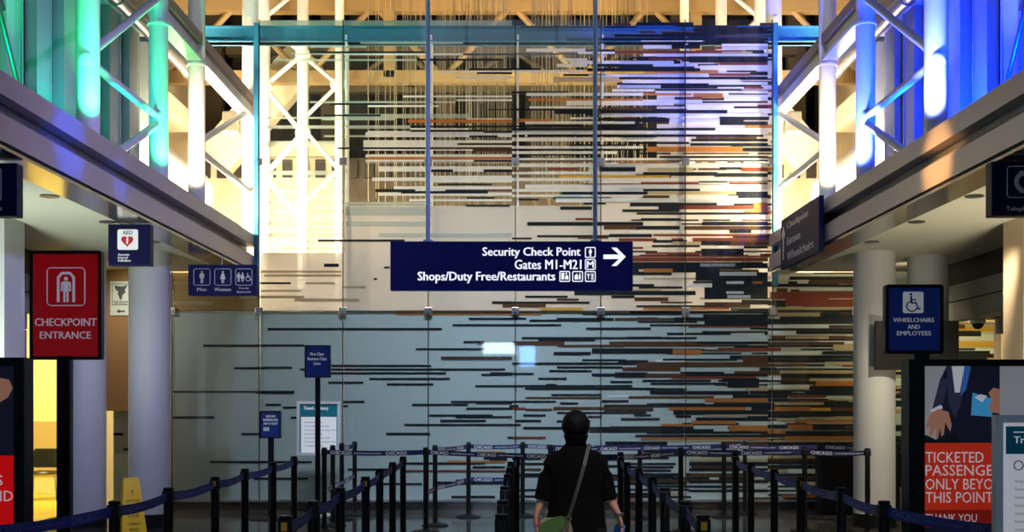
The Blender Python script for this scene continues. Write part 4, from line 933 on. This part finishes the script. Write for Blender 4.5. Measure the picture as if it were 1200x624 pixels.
# far posts near the glass wall
FAR = dict(A=(380, 14.3), B=(390, 15.1), C=(400.5, 15.9), D=(415.6, 16.5), E=(499, 14.3), G=(509.8, 15.1), H=(549, 16.2), I=(612.5, 16.3), J=(645, 15.3), K=(749.7, 16.0),
           L=(797.8, 14.3), M=(848.5, 16.2), N=(861, 13.2), O=(873, 16.6), Q=(943, 14.4), S=(961, 16.0), T=(1016.6, 14.1), U=(1052, 15.9), V=(727, 13.0))
FL = dict(A='in front of the white poster frame, leftmost of the far ones', B='right behind the leftmost far post', C='third back in the left far cluster', D='tallest of the four by the poster frame',
          E='left one of the pair in front of the bluish glass', G='right one of the pair in front of the bluish glass', H='alone before the bluish glass, its round base showing', I='standing far back behind the middle row',
          J='far back hidden behind the walking person', K='far back behind the right inner row', L='in the far belt line right of the person', M='near the wall, left of the outer right row',
          N='ending the outermost right row', O='near the wall, just right of the outer right row', Q='far post in front of the orange stripes', S='in front of the black cabinet',
          T='in front of the lit white column', U='behind the lit white column on its right', V='at the far end of the right inner row')
for k, (px, Y) in FAR.items():
    post(k, (px-CX)*Y/F, Y, 'black barrier post, ' + FL[k], 'far posts by the glass wall')
for a, b, z0, z1 in (('A', 'E', ZB, ZB), ('E', 'V', ZB, ZB), ('V', 'L', ZB, ZB), ('L', 'Q', ZB, ZB), ('Q', 'T', ZB, ZB), ('D', 'H', .965, .965) if False else ('G', 'H', ZB, ZB),
                     ('H', 'I', ZB, ZB), ('I', 'K', ZB, ZB), ('K', 'M', ZB, ZB), ('M', 'S', ZB, ZB), ('S', 'U', ZB, ZB), ('J', 'O', ZB, ZB),
                     ('C', 'D', ZB, ZB), ('A', 'B', .5, .5), ('B', 'D', .5, .55), ('G', 'H', .48, .52), ('H', 'I', .52, .52), ('E', 'G', .48, .48)):
    belt(a, b, z0, z1, sag=.015)
# ------------------------------------------------------------------ furniture and fittings
# black display on the right column
R = empty('wall_display', (4.95, 14.62, P(0, 434, 14.6).z), 'black switched-off display mounted on the right columns behind the blue wheelchair sign', 'display')
m = MB(); m.box(-.51, .51, -.03, .03, 0, .60, 'black', bevel=.006); m.build('casing', R)
m = MB(); m.box(-.49, .49, -.033, -.03, .02, .58, 'dome_black'); m.build('screen', R)
m = MB(); m.box(-.42, -.36, .03, .16, .25, .35, 'black'); m.box(.36, .42, .03, .2, .25, .35, 'black'); m.build('bracket', R)
# black cabinet by the wall, right of the queue
R = empty('cabinet', (5.0, 16.72, 0), 'low black cabinet behind the lit white column', 'cabinet')
x0, x1 = P(962, 0, 16.6).x-5.0, P(1066, 0, 16.6).x-5.0; zt = P(0, 531, 16.6).z
m = MB(); m.box(x0, x1, -.2, .2, .04, zt, 'black', bevel=.006); m.build('body', R)
m = MB(); m.box(x0+.03, -.02, -.205, -.2, .08, zt-.06, 'black_satin'); m.build('door', R); m = MB(); m.box(.02, x1-.03, -.205, -.2, .08, zt-.06, 'black_satin'); m.build('door', R)
R = empty('box', (P(1062, 0, 16.3).x, 16.3, 0), 'plain cream box on the floor right of the lit white column', 'box')
m = MB(); m.box(-.12, .28, -.09, .09, 0.0, P(0, 574, 16.1).z, 'cream_wall', bevel=.004); m.build('body', R); m = MB(); m.box(-.125, .285, -.095, .095, P(0, 574, 16.1).z-.03, P(0, 574, 16.1).z+.005, 'white_paint'); m.build('lid', R)
# dome camera
R = empty('dome_camera', (P(1146, 0, 15.9).x, 15.9, 2.68), 'small dome security camera under the right side room ceiling', 'camera')
m = MB(); m.lathe([(.085, -.07), (.10, -.06), (.10, 0)], (0, 0, 0), 'white_paint', 24); m.build('housing', R, smooth=True)
m = MB(); m.sphere((0, 0, -.075), .075, 'dome_black'); m.build('dome', R, smooth=True)
# wall lamp fixture
R = empty('wall_fixture', (P(1175, 0, 15.5).x, 15.6, P(0, 391, 15.5).z), 'white cylindrical fixture hanging in the right side room doorway', 'fixture')
m = MB(); m.tube((0, 0, 0), (0, 0, .2), .055, m='white_paint', n=24); m.build('shade', R, smooth=True); m = MB(); m.box(-.09, .06, -.03, .03, .2, .235, 'white_paint'); m.build('arm', R)
# wet floor sign
R = empty('wet_floor_sign', (-4.05, 12.7, 0), 'yellow folding wet floor sign standing between the two left columns', 'wet floor sign', rz=math.radians(38))
for s in (-1, 1):
    m = MB(); b_ = m.bm
    w0, w1, hh, dd = .15, .085, .745, .13
    v = [b_.verts.new(c) for c in ((-w0, s*dd, 0), (w0, s*dd, 0), (w1, s*.012, hh), (-w1, s*.012, hh), (-w0, s*(dd-.02), 0), (w0, s*(dd-.02), 0), (w1, s*.004, hh), (-w1, s*.004, hh))]
    for f in ((0, 1, 2, 3), (7, 6, 5, 4), (0, 4, 5, 1), (1, 5, 6, 2), (2, 6, 7, 3), (3, 7, 4, 0)): b_.faces.new([v[i] for i in f]).material_index = m.mi('yellow_plastic')
    pn = m.build('panel', R)
    m = MB()
    if s < 0:
        def put(body, za, zb, hw_):
            vs, fs, w0_, h0_ = text_mesh(body, .04)
            V = [m.bm.verts.new((-hw_+2*hw_*a/w0_, -(dd-(dd-.012)*(za+(zb-za)*b/h0_)/hh)-.003, za+(zb-za)*b/h0_)) for a, b in vs]
            for f in fs:
                try: m.bm.faces.new([V[k] for k in f]).material_index = m.mi('black')
                except ValueError: pass
        put('CAUTION', .50, .53, .07); put('WET', .40, .44, .05); put('FLOOR', .34, .38, .06); put('CUIDADO', .26, .29, .07); put('PISO', .2, .23, .05); put('MOJADO', .15, .18, .06); put('!', .58, .63, .008)
        m.build('lettering', pn)
m = MB(); m.tube((-.08, 0, .745), (.08, 0, .745), .014, m='yellow_plastic'); m.build('hinge', R)
# chair in the yellow room
R = empty('chair', (P(52, 0, 18.9).x, 18.9, 0.02), 'dark plastic chair on thin metal legs in the yellow side room', 'chair', rz=math.radians(8))
m = MB()
m.loft([((0, .22, .50), .235, .03), ((0, .235, .58), .24, .028), ((0, .25, .74), .24, .022), ((0, .255, .80), .20, .018)], 'chair_shell'); m.build('backrest', R, smooth=True)
m = MB(); m.loft([((0, -.02, .41), .22, .21), ((0, -.02, .43), .24, .235), ((0, -.02, .455), .22, .21)], 'chair_shell'); m.build('seat', R, smooth=True)
for sx in (-1, 1):
    for sy in (-1, 1):
        m = MB(); m.tube((sx*.2, sy*.18, .41), (sx*.235, sy*.22, 0), .011, m='tube_metal'); m.build('leg', R, smooth=True)
m = MB()
for sx in (-1, 1): m.tube((sx*.2, .18, .41), (sx*.2, .235, .56), .011, m='tube_metal')
m.tube((-.225, -.21, .12), (.225, -.21, .12), .008, m='tube_metal'); m.build('frame', R, smooth=True)
# bright flight information screens behind the camera: they show up as reflections in the glass
for (px0, px1, py0, py1, lab, mm_) in ((566, 604, 381, 415, 'large bright white information screen high behind the queue', 'screen_glow'), (609, 627, 406, 430, 'smaller bright screen high behind the queue', 'screen_blue')):
    Yv = 2*YW+3.0; a, b = P(px0, py1, Yv), P(px1, py0, Yv)
    R = empty('information_screen', ((a.x+b.x)/2, -3.0, a.z), lab, 'screen', rz=PI)
    wd, hh = b.x-a.x, b.z-a.z
    MB().box(-wd/2-.04, wd/2+.04, -.03, .04, -.04, hh+.04, 'black').build('casing', R)
    MB().box(-wd/2, wd/2, -.034, -.03, 0, hh, mm_).build('screen', R)
    MB().tube((0, .02, hh), (0, .02, 12-a.z), .03, m='steel').build('hanger_rod', R)

# ------------------------------------------------------------------ the walking person (seen from behind)
PX, PY = .395, 7.4
R = empty('person', (PX, PY, 0), 'person with round black hair and black top walking away, green bag on the hip', 'person')
def skin_part(name, verts, edges, parent, m, lev=2, root=0, rest=None):
    """verts: (x,y,z,rx,ry)"""
    me = bpy.data.meshes.new(name); me.from_pydata([v[:3] for v in verts], edges, []); me.materials.append(MATS[m])
    o = bpy.data.objects.new(name, me); COL.objects.link(o); o.parent = parent
    md = o.modifiers.new('skin', 'SKIN'); md.use_smooth_shade = True; md.branch_smoothing = .4
    if not me.skin_vertices:
        bpy.context.view_layer.objects.active = o
    for i, v in enumerate(verts):
        sv = me.skin_vertices[0].data[i]; sv.radius = (v[3], v[4]); sv.use_root = (i == root)
    sd = o.modifiers.new('sub', 'SUBSURF'); sd.levels = lev; sd.render_levels = lev
    return o
def eval_join(name, objs, parent, m=None):
    """bakes the modifiers of several objects into one mesh object"""
    dg = bpy.context.evaluated_depsgraph_get(); bm = bmesh.new()
    for o in objs: me = bpy.data.meshes.new_from_object(o.evaluated_get(dg)); bm.from_mesh(me)
    me = bpy.data.meshes.new(name); bm.to_mesh(me); bm.free()
    for p in me.polygons: p.use_smooth = True
    mt = objs[0].data.materials[0]
    for o in objs: bpy.data.objects.remove(o)
    me.materials.append(mt); o = bpy.data.objects.new(name, me); COL.objects.link(o); o.parent = parent
    return o
V = [(0, 0, .78, .13, .095),        # 0 pelvis
     (0, .0, .92, .115, .08), (0, 0, 1.08, .125, .085), (0, 0, 1.20, .14, .085), (0, .005, 1.27, .06, .055), (0, .015, 1.335, .045, .045),   # spine, neck
     (0, .02, 1.40, .062, .075), (0, .02, 1.46, .055, .065),                                                   # head
     (-.125, 0, 1.215, .045, .045), (-.17, .015, 1.08, .038, .038), (-.205, .0, .97, .034, .034), (-.245, -.02, .87, .021, .018),      # left arm
     (.125, 0, 1.215, .045, .045), (.17, .015, 1.08, .038, .038), (.207, 0, .97, .036, .036), (.265, -.02, .865, .021, .018),            # right arm
     (-.08, 0, .72, .075, .085), (-.085, .12, .42, .052, .055), (-.085, .10, .22, .042, .048), (-.085, .06, .09, .028, .032), (-.09, .17, .035, .03, .022),
     (.08, 0, .72, .075, .085), (.085, -.02, .42, .052, .055), (.085, -.14, .24, .042, .048), (.085, -.26, .11, .028, .032), (.09, -.17, .035, .03, .022),
     (-.247, -.01, .825, .032, .016), (-.245, .0, .785, .03, .014), (.275, -.01, .82, .032, .016), (.285, 0, .78, .03, .014)]
E = [(0, 1), (1, 2), (2, 3), (3, 4), (4, 5), (5, 6), (6, 7), (3, 8), (8, 9), (9, 10), (10, 11), (3, 12), (12, 13), (13, 14), (14, 15), (0, 16), (16, 17), (17, 18), (18, 19), (19, 20),
     (0, 21), (21, 22), (22, 23), (23, 24), (24, 25), (11, 26), (26, 27), (15, 28), (28, 29)]
parts = [skin_part('body', V, E, None, 'skin')]
# fingers: four unequal ones and a thumb per hand, curled forward
for s, hx, hz in ((-1, -.245, .79), (1, .285, .785)):
    for j, (dy, ln) in enumerate(((.024, .058), (.009, .068), (-.007, .064), (-.022, .05))):
        a = (hx, dy, hz, .0085, .0085); b = (hx-s*.004, dy+.003, hz-ln*.5, .008, .008); c = (hx-s*.018, dy+.004, hz-ln*.85, .0075, .0075); d = (hx-s*.036, dy+.004, hz-ln, .0065, .0065)
        parts.append(skin_part('finger', [a, b, c, d], [(0, 1), (1, 2), (2, 3)], None, 'skin', 1))
    parts.append(skin_part('thumb', [(hx, .02, hz+.035, .011, .011), (hx-s*.012, .045, hz+.01, .0095, .0095), (hx-s*.022, .052, hz-.018, .008, .008)], [(0, 1), (1, 2)], None, 'skin', 1))
fm = MB()      # face: nose, ears, jaw (turned away from the camera)
fm.sphere((0, .035, 1.405), .078, 'skin', sx=.92, sy=1.12, sz=1.3); fm.sphere((0, .125, 1.40), .014, 'skin', sy=1.3, sz=1.5); fm.sphere((0, .108, 1.365), .022, 'skin', sy=.4, sz=.35)
for s in (-1, 1): fm.sphere((s*.074, .03, 1.405), .02, 'skin', sx=.4, sz=1.4)
parts.append(fm.build('face', None))
body = eval_join('body', parts, R)
m = MB()       # hair: full round bob down to the nape
m.sphere((0, 0, 0), 1, 'hair', u=40, v=30)
for v in m.bm.verts:
    c = v.co; n = math.sin(c.z*9+math.atan2(c.y, c.x)*7)*.012+math.sin(math.atan2(c.y, c.x)*23)*.008
    x, y, z = c.x*(1+n), c.y*(1+n), c.z
    front = max(0, y)
    v.co = Vector((x*.088*(1-.12*max(0, -z)), y*.098+.005 if y < 0 else y*.092+.005, 1.415+z*.098))
    if y > .55 and z < .35: v.co.y = min(v.co.y, .06)
m.loft([((0, -.02, 1.27), .035, .02), ((0, -.03, 1.31), .062, .045), ((0, -.02, 1.36), .078, .07)], 'hair', 28)
m.build('hair', R, smooth=True)
m = MB()       # eyes and mouth
for s in (-1, 1): m.sphere((s*.03, .113, 1.415), .010, 'white_dim'); m.sphere((s*.03, .1205, 1.415), .005, 'black')
m.build('eyes', R)
# top with elbow sleeves: loose torso and folds
m = MB(); n_ = 44
prof = [(.70, .195, .135), (.76, .192, .132), (.84, .182, .125), (.94, .168, .115), (1.04, .163, .112), (1.12, .172, .112), (1.19, .162, .108), (1.23, .138, .095), (1.262, .105, .08), (1.29, .075, .065), (1.315, .058, .055)]
rings = []
for z, rx, ry in prof:
    ring = []
    for i in range(n_):
        t = 2*PI*i/n_; k = 1+.018*math.sin(5*t+z*9)+.012*math.sin(11*t-z*17)
        ring.append(m.bm.verts.new((rx*k*math.cos(t), ry*k*math.sin(t), z+(.006*math.sin(3*t) if z < .71 else 0))))
    rings.append(ring)
for a, b in zip(rings, rings[1:]):
    for i in range(n_): m.bm.faces.new((a[i], a[(i+1) % n_], b[(i+1) % n_], b[i])).material_index = m.mi('shirt')
m.build('shirt_tmp', None, smooth=True)
top = bpy.data.objects['shirt_tmp']
sl = []
for s in (-1, 1):
    mm = MB(); dx = (lambda x: s*x)
    path = [((dx(.06), 0, 1.225), .050), ((dx(.105), .003, 1.205), .064), ((dx(.145), .008, 1.16), .066), ((dx(.17), .012, 1.10), .060), ((dx(.187), .008, 1.03), .056), ((dx(.205), .002, .960), .054), ((dx(.207), .001, .952), .044)]
    mm.pipe([p for p, r in path], [r for p, r in path], 'shirt', 24); sl.append(mm.build('sleeve', None, smooth=True))
eval_join('shirt', [top]+sl, R)
m = MB()       # trousers and shoes
for s, pts in ((-1, [(-.085, 0, .78, .11), (-.085, .05, .60, .088), (-.087, .12, .42, .072), (-.087, .10, .22, .065), (-.087, .06, .085, .062)]), (1, [(.085, 0, .78, .11), (.087, -.005, .60, .088), (.088, -.02, .42, .072), (.088, -.14, .24, .065), (.088, -.25, .13, .062)])):
    m.pipe([p[:3] for p in pts], [p[3] for p in pts], 'trousers', 24)
m.loft([((0, 0, .70), .17, .115), ((0, 0, .84), .165, .11)], 'trousers', 28)
m.build('trousers', R, smooth=True)
for s, a, b in ((-1, (-.087, .02, .035), (-.09, .22, .03)), (1, (.088, -.27, .075), (.09, -.10, .03))):
    m = MB(); a, b = Vector(a), Vector(b); d = (b-a)
    m.pipe([a-d*.18, a, a+d*.4, a+d*.8, b], [.022, .045, .043, .038, .02], 'black', 20)
    m.box(min(a.x, b.x)-.04, max(a.x, b.x)+.04, a.y-.03, b.y, .0, .012, 'rubber'); m.build('shoe', R, smooth=True)
m = MB(); m.loft([((.266, -.018, .862), .028, .026), ((.265, -.018, .876), .029, .027)], 'steel', 24); m.build('bracelet', R, smooth=True)
# cross-body bag
BR = empty('shoulder_bag', (P(651, 0, 7.26).x, 7.24, .70), 'green and tan shoulder bag on a long dark strap across the black top', 'bag')
bx_ = BR.location
m = MB(); m.loft([((0, 0, 0), .075, .028), ((0, 0, .01), .095, .036), ((0, 0, .08), .105, .04), ((-.005, 0, .135), .095, .036), ((-.005, 0, .16), .06, .022)], 'bag_tan', 28); m.build('body', BR, smooth=True)
m = MB(); m.bm; pts = [(-.105, .065), (-.06, .048), (.0, .06), (.05, .10), (.07, .15), (.04, .178), (-.03, .165), (-.085, .13), (-.108, .09)]
m.poly(pts, -.052, -.036, 'bag_green'); bmesh.ops.bevel(m.bm, geom=m.bm.edges[:], offset=.006, segments=2, affect='EDGES'); 
for f in m.bm.faces: f.material_index = 0
m.build('flap', BR, smooth=True)
m = MB(); a, b = Vector((.075, -.01, .15)), P(690.5, 524, 7.25)-Vector(bx_); b.y = .065
prev = []
NN = 16
for i in range(NN+1):
    t = i/NN; p = a.lerp(b, t); p.y = -.01+(-.03)*math.sin(PI*min(1, t*1.1)) + .07*max(0, t-.75)*4*.9
    prev.append(p)
prev.append(Vector((prev[-1].x+.005, .13, prev[-1].z+.012))); prev.append(Vector((prev[-1].x-.02, .24, prev[-1].z-.04)))
prev += [Vector((.14, .29, .45)), Vector((.02, .26, .30)), Vector((-.06, .12, .17)), Vector((-.07, .02, .14))]
for p0, p1 in zip(prev, prev[1:]):
    d = (p1-p0).normalized(); sd = d.cross(Vector((0, 1, 0)) if abs(d.y) < .8 else Vector((0, 0, 1))).normalized()*.011; nn = d.cross(sd).normalized()*.0015
    vv = [m.bm.verts.new(q) for q in (p0-sd-nn, p0+sd-nn, p0+sd+nn, p0-sd+nn, p1-sd-nn, p1+sd-nn, p1+sd+nn, p1-sd+nn)]
    for f in ((0, 1, 5, 4), (1, 2, 6, 5), (2, 3, 7, 6), (3, 0, 4, 7), (0, 3, 2, 1), (4, 5, 6, 7)): m.bm.faces.new([vv[i] for i in f]).material_index = m.mi('strap')
m.build('strap', BR)
m = MB(); m.ring_frame([(.075+a*1, .16+b) for a, b in circ(0, 0, .02)], [(.075+a, .16+b) for a, b in circ(0, 0, .013)], -.055, -.046, 'brass'); m.box(.066, .084, -.054, -.046, .11, .145, 'brass'); m.build('buckle', BR)
# things in the hands
o = MB().box(-.004, .004, -.035, .035, -.07, .07, 'phone_blue', bevel=.003).build('phone', loc=(PX+.262, PY+.005, .735)); o.rotation_euler = (0, .5, math.radians(60))
tag(o, 'blue and white phone held in the right hand of the walking person', 'phone')
o = MB().box(-.004, .004, -.035, .035, -.07, .07, 'phone_pink', bevel=.003).build('phone', loc=(PX-.222, PY+.005, .765)); o.rotation_euler = (0, -.3, math.radians(-50))
tag(o, 'pink phone held in the left hand of the walking person', 'phone')
